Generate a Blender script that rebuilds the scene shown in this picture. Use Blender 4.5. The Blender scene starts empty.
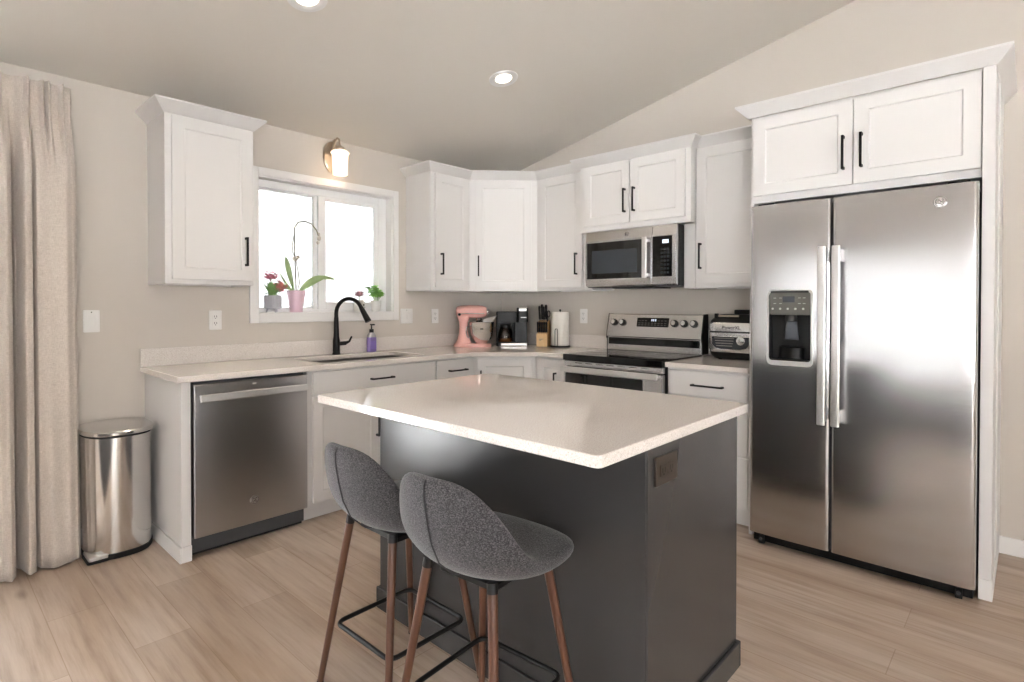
import bpy, bmesh, math, random
from mathutils import Vector, Matrix
random.seed(7)
PI = math.pi
C = bpy.context.scene.collection
SC = bpy.context.scene

# ------------------------------------------------------------------ camera
yaw, pitch, roll = math.radians(42.9042), math.radians(-0.624), math.radians(0.0429)
fw = Vector((math.cos(yaw)*math.cos(pitch), math.sin(yaw)*math.cos(pitch), math.sin(pitch)))
rt = Vector((math.sin(yaw), -math.cos(yaw), 0)); up = rt.cross(fw)
r2 = rt*math.cos(roll)+up*math.sin(roll); u2 = -rt*math.sin(roll)+up*math.cos(roll)
cam_data = bpy.data.cameras.new('camera'); cam = bpy.data.objects.new('camera', cam_data); C.objects.link(cam)
M = Matrix.Identity(4)
for i in range(3):
    M[i][0], M[i][1], M[i][2] = r2[i], u2[i], -fw[i]
M.translation = (-3.7786, -3.6429, 1.2608)
cam.matrix_world = M
cam_data.sensor_width = 36; cam_data.sensor_fit = 'HORIZONTAL'
cam_data.lens = 558.972*36/1024
cam_data.shift_y = -(341-311.146)/1024
cam_data.clip_start = .05
SC.camera = cam

# ------------------------------------------------------------------ world, exposure, lights
SC.view_settings.view_transform = 'Standard'; SC.view_settings.look = 'None'
SC.view_settings.gamma = 1; SC.view_settings.use_curve_mapping = False
SC.view_settings.exposure = 1.53
world = bpy.data.worlds.new('sky'); SC.world = world; world.use_nodes = True
bg = world.node_tree.nodes['Background']
bg.inputs['Color'].default_value = (.98, .99, 1, 1); bg.inputs['Strength'].default_value = 4.6

def light(name, typ, loc, energy, color, rot=(0, 0, 0), **kw):
    l = bpy.data.lights.new(name, typ); l.energy = energy; l.color = color
    for k, v in kw.items(): setattr(l, k, v)
    o = bpy.data.objects.new(name, l); C.objects.link(o); o.location = loc; o.rotation_euler = rot
    return o
def portal(name, loc, rot, w, h):
    o = light(name, 'AREA', loc, 1, (1, 1, 1), rot, shape='RECTANGLE', size=w, size_y=h)
    o.data.cycles.is_portal = True
    return o
def ceil_z(y): return 2.43 + .214*min(abs(y), 8.4-abs(y))
portal('window_daylight', (-1.74, .19, 1.65), (-PI/2, 0, 0), 1.0, .9)
portal('patio_daylight', (-4.70, .19, 1.03), (-PI/2, 0, 0), 2.2, 2.02)
portal('side_daylight', (-8.19, -6.4, 1.15), (0, -PI/2, 0), 1.9, 2.6)
portal('rear_daylight', (-4.8, -8.59, 1.25), (PI/2, 0, 0), 2.8, 1.7)
light('sun', 'SUN', (0, -10, 12), 24, (1, .98, .96), (math.radians(10), 0, 0), angle=.01)
LIGHTS = [(-1.228, -1.198), (-2.518, -1.175)]

# ------------------------------------------------------------------ materials
def nodes(m):
    m.use_nodes = True
    return m.node_tree.nodes, m.node_tree.links, m.node_tree.nodes['Principled BSDF']
def srgb(r, g, b):
    f = lambda c: (c/255/12.92) if c/255 <= .04045 else ((c/255+.055)/1.055)**2.4
    return (f(r), f(g), f(b), 1)
def mat(name, col, rough=.5, metal=0., spec=.5, **kw):
    m = bpy.data.materials.new(name); n, l, p = nodes(m)
    p.inputs['Base Color'].default_value = col; p.inputs['Roughness'].default_value = rough
    p.inputs['Metallic'].default_value = metal; p.inputs['Specular IOR Level'].default_value = spec
    for k, v in kw.items(): p.inputs[k.replace('_', ' ')].default_value = v
    return m
def coords(n, l, scale=(1, 1, 1), rot=(0, 0, 0)):
    tc = n.new('ShaderNodeTexCoord'); mp = n.new('ShaderNodeMapping')
    mp.inputs['Scale'].default_value = scale; mp.inputs['Rotation'].default_value = rot
    l.new(tc.outputs['Object'], mp.inputs['Vector'])
    return mp.outputs['Vector']
def noise(n, l, vec, scale, detail=3, rough=.5):
    t = n.new('ShaderNodeTexNoise'); t.inputs['Scale'].default_value = scale
    t.inputs['Detail'].default_value = detail; t.inputs['Roughness'].default_value = rough
    l.new(vec, t.inputs['Vector']); return t.outputs['Fac']
def ramp(n, l, fac, stops):
    r = n.new('ShaderNodeValToRGB'); e = r.color_ramp.elements
    while len(e) < len(stops): e.new(.5)
    for x, (p, c) in zip(e, stops): x.position = p; x.color = c
    l.new(fac, r.inputs['Fac']); return r.outputs['Color']
def bump(n, l, p, h, strength, dist=.002):
    b = n.new('ShaderNodeBump'); b.inputs['Strength'].default_value = strength; b.inputs['Distance'].default_value = dist
    l.new(h, b.inputs['Height']); l.new(b.outputs['Normal'], p.inputs['Normal'])

def paint(name, col, rough=.6, bscale=180, bstr=.08):
    m = mat(name, col, rough); n, l, p = nodes(m)
    bump(n, l, p, noise(n, l, coords(n, l), bscale, 2), bstr, .001); return m
M_wall = paint('wall_paint', srgb(203, 195, 186), .75)
M_ceil = paint('ceiling_paint', srgb(222, 216, 207), .85, 120, .15)
M_white = paint('cabinet_white', srgb(221, 218, 216), .35, 60, .02)
M_trim = paint('trim_white', srgb(230, 228, 226), .4, 60, .02)
M_vinyl = mat('vinyl_white', srgb(240, 240, 240), .35)
M_dark = paint('island_grey', srgb(60, 58, 58), .25, 60, .02)
M_black = mat('matte_black', srgb(15, 14, 14), .45, 0, .35)
M_blackgloss = mat('gloss_black', srgb(14, 14, 15), .06)
M_blackplastic = mat('black_plastic', srgb(11, 11, 12), .4, 0, .3)
M_rubber = mat('rubber_black', srgb(18, 18, 18), .7)
M_chrome = mat('chrome', srgb(225, 225, 225), .08, 1)
M_nickel = mat('brushed_nickel', srgb(190, 176, 160), .3, 1)

def steel(name, col, rough, stretch, var=.06, wav=0., aniso=0., arot=0.):
    m = mat(name, col, rough, 1); n, l, p = nodes(m)
    if aniso:
        p.inputs['Anisotropic'].default_value = aniso; p.inputs['Anisotropic Rotation'].default_value = arot
        tg = n.new('ShaderNodeTangent'); tg.direction_type = 'RADIAL'; tg.axis = 'Z'; l.new(tg.outputs['Tangent'], p.inputs['Tangent'])
    v = coords(n, l, stretch)
    f = noise(n, l, v, 1.0, 4, .6)
    mr = n.new('ShaderNodeMapRange'); mr.inputs['To Min'].default_value = rough-var; mr.inputs['To Max'].default_value = rough+var
    l.new(f, mr.inputs['Value']); l.new(mr.outputs['Result'], p.inputs['Roughness'])
    b = n.new('ShaderNodeBump'); b.inputs['Strength'].default_value = .05; b.inputs['Distance'].default_value = .0006
    l.new(f, b.inputs['Height'])
    if wav:
        w = noise(n, l, coords(n, l, (1.3, 1.3, 2.2)), 1.0, 1)
        b2 = n.new('ShaderNodeBump'); b2.inputs['Strength'].default_value = wav; b2.inputs['Distance'].default_value = .02
        l.new(w, b2.inputs['Height']); l.new(b.outputs['Normal'], b2.inputs['Normal']); l.new(b2.outputs['Normal'], p.inputs['Normal'])
    else: l.new(b.outputs['Normal'], p.inputs['Normal'])
    return m
M_fridge = steel('fridge_steel', srgb(198, 197, 198), .2, (6, 6, 500), .04, .2, .75)
M_steel = steel('appliance_steel', srgb(206, 206, 207), .24, (6, 6, 500), .05)
M_dw = steel('dishwasher_steel', srgb(186, 184, 184), .3, (4, 4, 500), .05, .2, .7, .25)
M_can = steel('can_steel', srgb(214, 212, 210), .15, (500, 500, 5), .04)
M_handle = mat('handle_steel', srgb(214, 212, 210), .36, .8)
M_sidegrey = mat('appliance_side_grey', srgb(70, 70, 72), .5)

def quartz():
    m = mat('quartz', srgb(222, 214, 208), .055); n, l, p = nodes(m)
    v = coords(n, l)
    a = ramp(n, l, noise(n, l, v, 260, 2, .6), [(.3, srgb(186, 176, 168)), (.42, srgb(218, 210, 204)), (.6, srgb(225, 218, 212)), (.72, srgb(242, 240, 238))])
    vo = n.new('ShaderNodeTexVoronoi'); vo.inputs['Scale'].default_value = 170; l.new(v, vo.inputs['Vector'])
    b = ramp(n, l, vo.outputs['Distance'], [(.1, srgb(170, 158, 146)), (.2, srgb(255, 255, 255))])
    mx = n.new('ShaderNodeMix'); mx.data_type = 'RGBA'; mx.blend_type = 'MULTIPLY'; mx.inputs['Factor'].default_value = .45
    l.new(a, mx.inputs['A']); l.new(b, mx.inputs['B']); l.new(mx.outputs['Result'], p.inputs['Base Color'])
    return m
M_quartz = quartz()

def oak_floor():
    m = mat('oak_floor', srgb(190, 168, 143), .38); n, l, p = nodes(m)
    v = coords(n, l, (1, 1, 1), (0, 0, PI/2))
    bk = n.new('ShaderNodeTexBrick'); l.new(v, bk.inputs['Vector'])
    bk.offset = .37; bk.offset_frequency = 2
    bk.inputs['Scale'].default_value = 1; bk.inputs['Brick Width'].default_value = 1.25; bk.inputs['Row Height'].default_value = .19
    bk.inputs['Mortar Size'].default_value = .0016; bk.inputs['Mortar Smooth'].default_value = .3; bk.inputs['Bias'].default_value = 0
    bk.inputs['Color1'].default_value = srgb(206, 192, 180); bk.inputs['Color2'].default_value = srgb(188, 172, 158)
    bk.inputs['Mortar'].default_value = srgb(172, 154, 137)
    # grain along the planks (world y)
    g = noise(n, l, coords(n, l, (26, 1.5, 1)), 1.0, 6, .65)
    gc = ramp(n, l, g, [(.3, srgb(198, 184, 170)), (.5, srgb(238, 232, 226)), (.68, srgb(255, 253, 250))])
    big = noise(n, l, coords(n, l, (5, .9, 1)), 1.0, 3)
    bc = ramp(n, l, big, [(.35, srgb(222, 210, 196)), (.6, srgb(255, 255, 255))])
    mx = n.new('ShaderNodeMix'); mx.data_type = 'RGBA'; mx.blend_type = 'MULTIPLY'; mx.inputs['Factor'].default_value = .8
    l.new(bk.outputs['Color'], mx.inputs['A']); l.new(gc, mx.inputs['B'])
    m2 = n.new('ShaderNodeMix'); m2.data_type = 'RGBA'; m2.blend_type = 'MULTIPLY'; m2.inputs['Factor'].default_value = .8
    l.new(mx.outputs['Result'], m2.inputs['A']); l.new(bc, m2.inputs['B'])
    kn = n.new('ShaderNodeTexVoronoi'); kn.inputs['Scale'].default_value = 1; l.new(coords(n, l, (5.2, 1.7, 1)), kn.inputs['Vector'])
    kc = ramp(n, l, kn.outputs['Distance'], [(.03, srgb(150, 128, 108)), (.13, srgb(255, 255, 255))])
    m3 = n.new('ShaderNodeMix'); m3.data_type = 'RGBA'; m3.blend_type = 'MULTIPLY'; m3.inputs['Factor'].default_value = .55
    l.new(m2.outputs['Result'], m3.inputs['A']); l.new(kc, m3.inputs['B'])
    l.new(m3.outputs['Result'], p.inputs['Base Color'])
    bump(n, l, p, g, .06, .001)
    return m
M_floor = oak_floor()

def heather():
    m = mat('heather_fabric', srgb(92, 90, 92), .92, 0, .25); n, l, p = nodes(m)
    p.inputs['Sheen Weight'].default_value = .25; p.inputs['Sheen Roughness'].default_value = .4
    f = noise(n, l, coords(n, l, (1, 1, 1.6)), 230, 2, .75)
    c = ramp(n, l, f, [(.34, srgb(40, 38, 40)), (.5, srgb(68, 66, 68)), (.66, srgb(102, 99, 101))])
    l.new(c, p.inputs['Base Color']); bump(n, l, p, f, .5, .002); return m
M_fabric = heather()
M_seam = mat('seam_thread', srgb(60, 58, 60), .9)
def linen():
    m = mat('linen_curtain', srgb(204, 193, 183), .9, 0, .2); n, l, p = nodes(m)
    f = noise(n, l, coords(n, l, (500, 500, 60)), 1, 2, .6); g = noise(n, l, coords(n, l, (60, 60, 500)), 1, 2, .6)
    ad = n.new('ShaderNodeMath'); ad.operation = 'ADD'; l.new(f, ad.inputs[0]); l.new(g, ad.inputs[1])
    hf = n.new('ShaderNodeMath'); hf.operation = 'MULTIPLY'; hf.inputs[1].default_value = .5; l.new(ad.outputs[0], hf.inputs[0])
    c = ramp(n, l, hf.outputs[0], [(.35, srgb(190, 178, 167)), (.65, srgb(218, 208, 198))])
    l.new(c, p.inputs['Base Color']); bump(n, l, p, hf.outputs[0], .3, .001)
    p.inputs['Sheen Weight'].default_value = .2
    return m
M_linen = linen()
def woodm(name, a, b, rough=.45, s=(30, 30, 2)):
    m = mat(name, a, rough); n, l, p = nodes(m)
    l.new(ramp(n, l, noise(n, l, coords(n, l, s), 1, 4), [(.3, a), (.7, b)]), p.inputs['Base Color']); return m
M_leg = woodm('walnut_leg', srgb(74, 46, 34), srgb(100, 66, 48), .35)
M_block = woodm('beech_block', srgb(205, 168, 120), srgb(222, 190, 146), .5, (60, 60, 6))
M_blockside = woodm('acacia_block', srgb(186, 138, 78), srgb(206, 160, 98), .5, (60, 60, 6))
M_pink = mat('mixer_pink', srgb(226, 172, 164), .18, 0, .5, Coat_Weight=.5)
M_orchidpot = mat('pink_glaze', srgb(230, 198, 212), .4)
M_greypot = mat('grey_pot', srgb(184, 184, 190), .5)
M_whitepot = mat('white_pot', srgb(222, 222, 220), .4)
M_leaf = mat('leaf_green', srgb(146, 182, 118), .45, 0, .4, Subsurface_Weight=.0)
M_leafpale = mat('leaf_orchid', srgb(158, 182, 130), .4)
M_basil = mat('leaf_basil', srgb(150, 212, 96), .45)
M_stem = mat('stem_brown', srgb(128, 124, 100), .6)
M_petal = mat('petal_pink', srgb(236, 146, 172), .6)
M_petalred = mat('petal_coral', srgb(238, 156, 150), .6)
M_bud = mat('bud_white', srgb(200, 192, 182), .6)
M_soil = mat('soil', srgb(60, 46, 36), .9)
M_paper = mat('paper_white', srgb(232, 228, 220), .9)
M_plate = mat('plate_white', srgb(232, 230, 227), .35)
M_plate_dark = mat('plate_bronze', srgb(56, 45, 37), .4)
M_slot = mat('slot_dark', srgb(24, 22, 21), .6)
M_sink = steel('sink_steel', srgb(150, 148, 146), .35, (50, 50, 50))
M_soap = mat('lavender_soap', srgb(168, 148, 216), .12, 0, .5, Transmission_Weight=.35)
M_clear = mat('clear_plastic', srgb(226, 224, 222), .15, 0, .5, Transmission_Weight=.5)
M_label = mat('label_violet', srgb(132, 112, 188), .5)
M_labelgrey = mat('label_grey', srgb(120, 116, 112), .5)
M_panelgrey = mat('dispenser_panel', srgb(92, 90, 84), .4)
M_ink = mat('ink_light', srgb(205, 205, 200), .5)
M_inkdark = mat('ink_dark', srgb(104, 100, 96), .4, .6)
M_screen = mat('screen_blue', srgb(30, 34, 44), .1)
M_coffee = mat('coffee_brown', srgb(150, 100, 56), .2)
M_keypad = mat('keypad', srgb(46, 48, 52), .25)
M_cow = mat('cow_pot', srgb(226, 222, 216), .5)
def glass(name, refl=.06, tint=(1, 1, 1, 1)):
    m = bpy.data.materials.new(name); m.use_nodes = True; n, l = m.node_tree.nodes, m.node_tree.links
    n.remove(n['Principled BSDF']); out = n['Material Output']
    t = n.new('ShaderNodeBsdfTransparent'); t.inputs['Color'].default_value = tint
    g = n.new('ShaderNodeBsdfGlossy'); g.inputs['Roughness'].default_value = .02
    fr = n.new('ShaderNodeFresnel'); fr.inputs['IOR'].default_value = 1.45
    mx = n.new('ShaderNodeMixShader'); l.new(fr.outputs[0], mx.inputs[0]); l.new(t.outputs[0], mx.inputs[1]); l.new(g.outputs[0], mx.inputs[2])
    l.new(mx.outputs[0], out.inputs['Surface']); return m
M_glass = glass('window_glass')
M_tinted = glass('dimming_glass', tint=(.36, .36, .36, 1))  # grey tint added to dim the outdoors behind the sill plants
M_carafe = glass('carafe_glass', tint=(.86, .8, .74, 1))
M_ovenglass = mat('oven_glass', srgb(16, 15, 15), .05, 0, .6)
def emis(name, col, s):
    m = bpy.data.materials.new(name); n, l, p = nodes(m)
    p.inputs['Base Color'].default_value = col; p.inputs['Emission Color'].default_value = col; p.inputs['Emission Strength'].default_value = s
    return m
M_bulb = emis('sconce_glass', (1, .80, .58, 1), .5)
M_lens = emis('downlight_lens', (1, .9, .76, 1), 1.2)
M_digits = emis('display_digits', (.75, .85, 1, 1), .25)
M_snow = mat('snow_ground', srgb(240, 243, 246), .9)
M_twig = mat('bare_twig', srgb(150, 140, 136), .9)
M_siding = mat('house_siding', srgb(205, 205, 208), .8)

# ------------------------------------------------------------------ mesh builder
class B:
    def __init__(s): s.bm = bmesh.new(); s.T = Matrix.Identity(4)
    def v(s, p): return s.bm.verts.new(s.T @ Vector(p))
    def loft(s, rings, cap0=True, cap1=True, closed=True, loop=False):
        R = [[s.v(p) for p in r] for r in rings]; n = len(R[0])
        pairs = list(zip(R, R[1:])) + ([(R[-1], R[0])] if loop else [])
        for a, b in pairs:
            for i in range(n if closed else n-1):
                j = (i+1) % n; s.bm.faces.new((a[i], a[j], b[j], b[i]))
        if not loop and closed:
            if cap0: s.bm.faces.new(R[0][::-1])
            if cap1: s.bm.faces.new(R[-1])
        return s
    def box(s, x0, x1, y0, y1, z0, z1):
        a = [(x0, y0), (x1, y0), (x1, y1), (x0, y1)]
        return s.loft([[(x, y, z0) for x, y in a], [(x, y, z1) for x, y in a]])
    def prism(s, poly, a, b, axis='z'):
        f = {'z': lambda p, h: (p[0], p[1], h), 'x': lambda p, h: (h, p[0], p[1]), 'y': lambda p, h: (p[0], h, p[1])}[axis]
        return s.loft([[f(p, a) for p in poly], [f(p, b) for p in poly]])
    def frustum(s, p0, p1, r0, r1, n=16):
        p0, p1 = Vector(p0), Vector(p1); d = (p1-p0).normalized()
        x = d.orthogonal().normalized(); y = d.cross(x)
        rg = lambda c, r: [c + x*r*math.cos(2*PI*i/n) + y*r*math.sin(2*PI*i/n) for i in range(n)]
        return s.loft([rg(p0, r0), rg(p1, r1)])
    def tube(s, pts, r, n=10, closed=False):
        pts = [Vector(p) for p in pts]; N = len(pts); rings = []; x = None
        for i, p in enumerate(pts):
            if closed: d = (pts[(i+1) % N]-pts[i-1]).normalized()
            else: d = (pts[min(i+1, N-1)]-pts[max(i-1, 0)]).normalized()
            x = d.orthogonal().normalized() if x is None else (x-d*x.dot(d)).normalized()
            y = d.cross(x); rr = r[i] if isinstance(r, (list, tuple)) else r
            rings.append([p + x*rr*math.cos(2*PI*k/n) + y*rr*math.sin(2*PI*k/n) for k in range(n)])
        return s.loft(rings, loop=closed)
    def lathe(s, prof, c=(0, 0, 0), n=28, axis='z', sx=1, sy=1, cap=True):
        f = {'z': lambda r, h, a: (c[0]+sx*r*math.cos(a), c[1]+sy*r*math.sin(a), c[2]+h),
             'y': lambda r, h, a: (c[0]+sx*r*math.cos(a), c[1]-h, c[2]+sy*r*math.sin(a)),
             'x': lambda r, h, a: (c[0]+h, c[1]+sx*r*math.cos(a), c[2]+sy*r*math.sin(a))}[axis]
        return s.loft([[f(max(r, 1e-4), h, 2*PI*i/n) for i in range(n)] for r, h in prof], cap, cap)
    def ball(s, c, r, n=12, sz=1.):
        m = 8
        return s.lathe([(r*math.sin(PI*k/m), -r*sz*math.cos(PI*k/m)) for k in range(m+1)], c, n)
    def build(s, name, m, parent=None, bevel=0, sub=0, smooth=40, seg=2):
        bmesh.ops.recalc_face_normals(s.bm, faces=s.bm.faces)
        me = bpy.data.meshes.new(name); s.bm.to_mesh(me); s.bm.free()
        me.materials.append(m)
        if smooth:
            me.polygons.foreach_set('use_smooth', [True]*len(me.polygons))
            if not sub: me.set_sharp_from_angle(angle=math.radians(smooth))
        o = bpy.data.objects.new(name, me); C.objects.link(o)
        if parent: o.parent = parent
        if bevel:
            b = o.modifiers.new('bevel', 'BEVEL'); b.width = bevel; b.segments = seg; b.limit_method = 'ANGLE'; b.harden_normals = True
            b.angle_limit = math.radians(35)
        if sub:
            sm = o.modifiers.new('sub', 'SUBSURF'); sm.levels = sub; sm.render_levels = sub
        return o
def rrect(x0, x1, y0, y1, r, n=5):
    P = []
    for cx, cy, a0 in ((x1-r, y1-r, 0), (x0+r, y1-r, PI/2), (x0+r, y0+r, PI), (x1-r, y0+r, 1.5*PI)):
        for k in range(n+1):
            a = a0+PI/2*k/n; P.append((cx+r*math.cos(a), cy+r*math.sin(a)))
    return P
def cut(o, b):
    """subtract builder b from object o (applied at once)"""
    t = b.build('cutter', M_white, smooth=0); t.parent = o.parent
    md = o.modifiers.new('cut', 'BOOLEAN'); md.object = t; md.operation = 'DIFFERENCE'; md.solver = 'EXACT'
    bpy.context.view_layer.update()
    dg = bpy.context.evaluated_depsgraph_get()
    me = bpy.data.meshes.new_from_object(o.evaluated_get(dg)); o.modifiers.remove(md); old = o.data; o.data = me
    me.set_sharp_from_angle(angle=math.radians(40))
    bpy.data.objects.remove(t)
    return o
def tag(o, label, cat, group=None, kind=None):
    o['label'] = label; o['category'] = cat
    if group: o['group'] = group
    if kind: o['kind'] = kind
    return o
def thing(name, label, cat, loc=(0, 0, 0), rotz=0, group=None):
    o = bpy.data.objects.new(name, None); C.objects.link(o); o.empty_display_size = .1
    o.location = loc; o.rotation_euler = (0, 0, rotz)
    return tag(o, label, cat, group)
def struct(o, label=None, cat=None):
    o['kind'] = 'structure'
    if label: o['label'] = label
    if cat: o['category'] = cat
    return o
RB = -PI/2   # local frame of things along the range wall
def text(s, name, size, m, parent, loc, rot=(PI/2, 0, 0), depth=.0006, align='CENTER'):
    cu = bpy.data.curves.new(name, 'FONT'); cu.body = s; cu.size = size; cu.extrude = depth; cu.align_x = align; cu.align_y = 'CENTER'
    t = bpy.data.objects.new(name, cu); C.objects.link(t); bpy.context.view_layer.update()
    me = bpy.data.meshes.new_from_object(t.evaluated_get(bpy.context.evaluated_depsgraph_get()))
    bpy.data.objects.remove(t); me.materials.clear(); me.materials.append(m)
    o = bpy.data.objects.new(name, me); C.objects.link(o); o.parent = parent; o.location = loc; o.rotation_euler = rot
    return o

# ------------------------------------------------------------------ setting
XW, YN, YR, T = -8.0, -8.4, -4.2, .14
ZR = ceil_z(YR)
floor = struct(B().box(XW-T, T, YN-T, T, -.1, 0).build('floor', M_floor, smooth=0), 'pale oak plank floor', 'floor')
b = B()
b.prism([(T, 2.43-.214*T), (YR, ZR), (YR, ZR+.12), (T, 2.55-.214*T)], XW-T, T, 'x')
b.prism([(YR, ZR), (YN-T, 2.43-.214*T), (YN-T, 2.55-.214*T), (YR, ZR+.12)], XW-T, T, 'x')
struct(b.build('ceiling', M_ceil, smooth=0), 'sloped greige vaulted ceiling', 'ceiling')
# window wall with the kitchen window and the patio door openings
WX0, WX1, WZ0, WZ1 = -2.262, -1.222, 1.205, 2.098
PX0, PX1, PZ1 = -5.80, -3.60, 2.03
b = B()
b.box(XW-T, PX0, 0, T, 0, 2.43-.03); b.box(PX0, PX1, 0, T, PZ1, 2.40); b.box(PX1, WX0, 0, T, 0, 2.40)
b.box(WX0, WX1, 0, T, 0, WZ0); b.box(WX0, WX1, 0, T, WZ1, 2.40); b.box(WX1, T, 0, T, 0, 2.40)
b.prism([(0, 2.40), (T, 2.40), (T, 2.43-.214*T), (0, 2.43)], XW-T, T, 'x')
struct(b.build('wall_back', M_wall, smooth=0), 'greige window wall', 'wall')
gab = [(0, 0), (0, 2.43), (YR, ZR), (YN, 2.43), (YN, 0)]
struct(B().prism(gab, 0, T, 'x').build('wall_right', M_wall, smooth=0), 'greige gable wall behind the range and fridge', 'wall')
w = B().prism(gab, XW-T, XW, 'x').build('wall_left', M_wall, smooth=0)
cut(w, B().box(XW-.3, XW+.2, -3.2, -.2, 0, 2.05)); cut(w, B().box(XW-.3, XW+.2, -7.7, -5.1, .2, 2.1))
struct(w, 'greige wall opposite the range', 'wall')
w = B().box(XW-T, T, YN-T, YN, 0, 2.43).build('wall_front', M_wall, smooth=0)
cut(w, B().box(-6.2, -3.4, YN-.3, YN+.2, .4, 2.1))
struct(w, 'greige wall behind the viewer', 'wall')
struct(B().box(-.014, 0, YN, -3.53, 0, .088).build('baseboard_right', M_trim, bevel=.004), 'white baseboard right of the fridge', 'baseboard')
struct(B().box(PX1+.06, -2.905, -.014, 0, 0, .088).build('baseboard_back', M_trim, bevel=.004), 'white baseboard behind the trash can', 'baseboard')

# kitchen window
win = bpy.data.objects.new('window_1', None); C.objects.link(win); struct(win, 'white sliding window over the sink', 'window')
b = B()
cw = .048
ox0, ox1, oz0, oz1 = -2.3145, -1.178, 1.144, 2.146
b.box(ox0, WX0+.004, -.018, 0, oz0, oz1); b.box(WX1-.004, ox1, -.018, 0, oz0, oz1)
b.box(WX0+.004, WX1-.004, -.018, 0, WZ1-.004, oz1); b.box(WX0+.004, WX1-.004, -.018, 0, oz0, WZ0+.004)
b.build('casing', M_trim, win, bevel=.003)
b = B()   # jamb liner and sill
b.box(WX0, WX0+.012, 0, .075, WZ0, WZ1); b.box(WX1-.012, WX1, 0, .075, WZ0, WZ1); b.box(WX0+.012, WX1-.012, 0, .075, WZ1-.012, WZ1)
b.build('jamb', M_trim, win, bevel=.002)
B().box(WX0+.012, WX1-.012, -.005, .075, WZ0, WZ0+.006).build('sill', M_trim, win, bevel=.002)
fy0, fy1 = .075, .138
b = B(); f = .04
b.box(WX0, WX0+f, fy0, fy1, WZ0, WZ1); b.box(WX1-f-.04, WX1, fy0, fy1, WZ0, WZ1)
b.box(WX0+f, WX1-f-.04, fy0, fy1, WZ1-f-.02, WZ1); b.box(WX0+f, WX1-f-.04, fy0, fy1, WZ0, WZ0+f-.015)
b.build('frame', M_vinyl, win, bevel=.003)
def sash(x0, x1, z0, z1, y0, y1, fl, fr, ft, fb):
    b = B(); b.box(x0, x0+fl, y0, y1, z0, z1); b.box(x1-fr, x1, y0, y1, z0, z1)
    b.box(x0+fl, x1-fr, y0, y1, z1-ft, z1); b.box(x0+fl, x1-fr, y0, y1, z0, z0+fb)
    s = b.build('sash', M_vinyl, win, bevel=.003)
    ym = (y0+y1)/2
    B().box(x0+fl, x1-fr, ym-.002, ym+.002, z0+fb, z1-ft).build('pane', M_tinted, s, smooth=0)
gz0, gz1 = WZ0+.025, WZ1-.06
sash(WX0+.04, -1.772, gz0, gz1, .108, .134, .012, .05, .012, .012)
sash(-1.80, WX1-.08, gz0, gz1, .078, .104, .058, .034, .03, .05)

# patio door behind the curtain and openings added for daylight on unseen walls
def glazed(name, label, cat, x0, x1, z0, z1, n, loc, rot):
    d = bpy.data.objects.new(name, None); C.objects.link(d); struct(d, label, cat); d.location = loc; d.rotation_euler = (0, 0, rot)
    b = B(); t = .06
    b.box(x0, x0+t, .02, .12, z0, z1); b.box(x1-t, x1, .02, .12, z0, z1); b.box(x0+t, x1-t, .02, .12, z1-t, z1); b.box(x0+t, x1-t, .02, .12, z0, z0+.04)
    for k in range(1, n):
        xm = x0+(x1-x0)*k/n; b.box(xm-.05, xm+.05, .03, .11, z0+.04, z1-t)
    b.build('frame', M_vinyl, d, bevel=.003)
    B().box(x0+t, x1-t, .068, .072, z0+.04, z1-t).build('pane', M_glass, d, smooth=0)
glazed('door_1', 'white sliding patio door behind the curtain', 'door', PX0, PX1, 0, PZ1, 2, (0, 0, 0), 0)
M_shade = bpy.data.materials.new('added_roller_shade'); n_, l_, p_ = nodes(M_shade)
tr_ = n_.new('ShaderNodeBsdfTranslucent'); tr_.inputs['Color'].default_value = (.33, .335, .34, 1)
ad_ = n_.new('ShaderNodeAddShader'); p_.inputs['Base Color'].default_value = (.6, .59, .57, 1); p_.inputs['Roughness'].default_value = .9
l_.new(tr_.outputs[0], ad_.inputs[0]); l_.new(p_.outputs[0], ad_.inputs[1]); l_.new(ad_.outputs[0], n_['Material Output'].inputs['Surface'])
glazed('door_2', 'unseen sliding glass door with an added white shade, opposite the range', 'door', -3.2, -.2, 0, 2.05, 2, (XW, 0, 0), PI/2)
B().box(XW+.02, XW+.024, -3.25, -.15, .02, 2.1).build('added_roller_shade', M_shade, None, smooth=0)  # added out of view to give the fridge doors a soft bright band
bpy.data.objects['added_roller_shade']['kind'] = 'structure'
glazed('added_window_2', 'wide unseen window added for daylight, opposite the range', 'window', -7.7, -5.1, .2, 2.1, 2, (XW, 0, 0), PI/2)  # unseen, put in to bring daylight onto the range side
glazed('added_window_3', 'wide unseen window added for daylight, behind the viewer', 'window', 3.4, 6.2, .4, 2.1, 2, (0, YN, 0), PI)  # unseen, put in to bring daylight onto the window wall
# snowy ground outside
struct(B().prism([(-60, -60), (60, -60), (60, 80), (-60, 80)], -.62, -.5).build('ground', M_snow, smooth=0), 'snowy ground outside the window', 'ground')
def bare_tree(x, y, h, label):
    t = thing('bare_tree', label, 'tree', (x, y, -.5), 0, 'bare trees outside the window')
    b = B(); b.tube([(0, 0, 0), (.05, 0, h*.5), (0, .05, h)], [.07, .05, .012], 6); b.build('trunk', M_twig, t)
    b = B()
    for k in range(26):
        z0 = h*random.uniform(.25, .9); a = random.uniform(0, 2*PI); L = h*.35*random.uniform(.5, 1)*(1.15-z0/h)
        p1 = (L*.5*math.cos(a), L*.5*math.sin(a), z0+L*.4); p2 = (L*.8*math.cos(a+.2), L*.8*math.sin(a+.2), z0+L*.9)
        b.tube([(0, 0, z0), p1, p2], [.02, .012, .006], 5)
    b.build('branches', M_twig, t)
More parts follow.
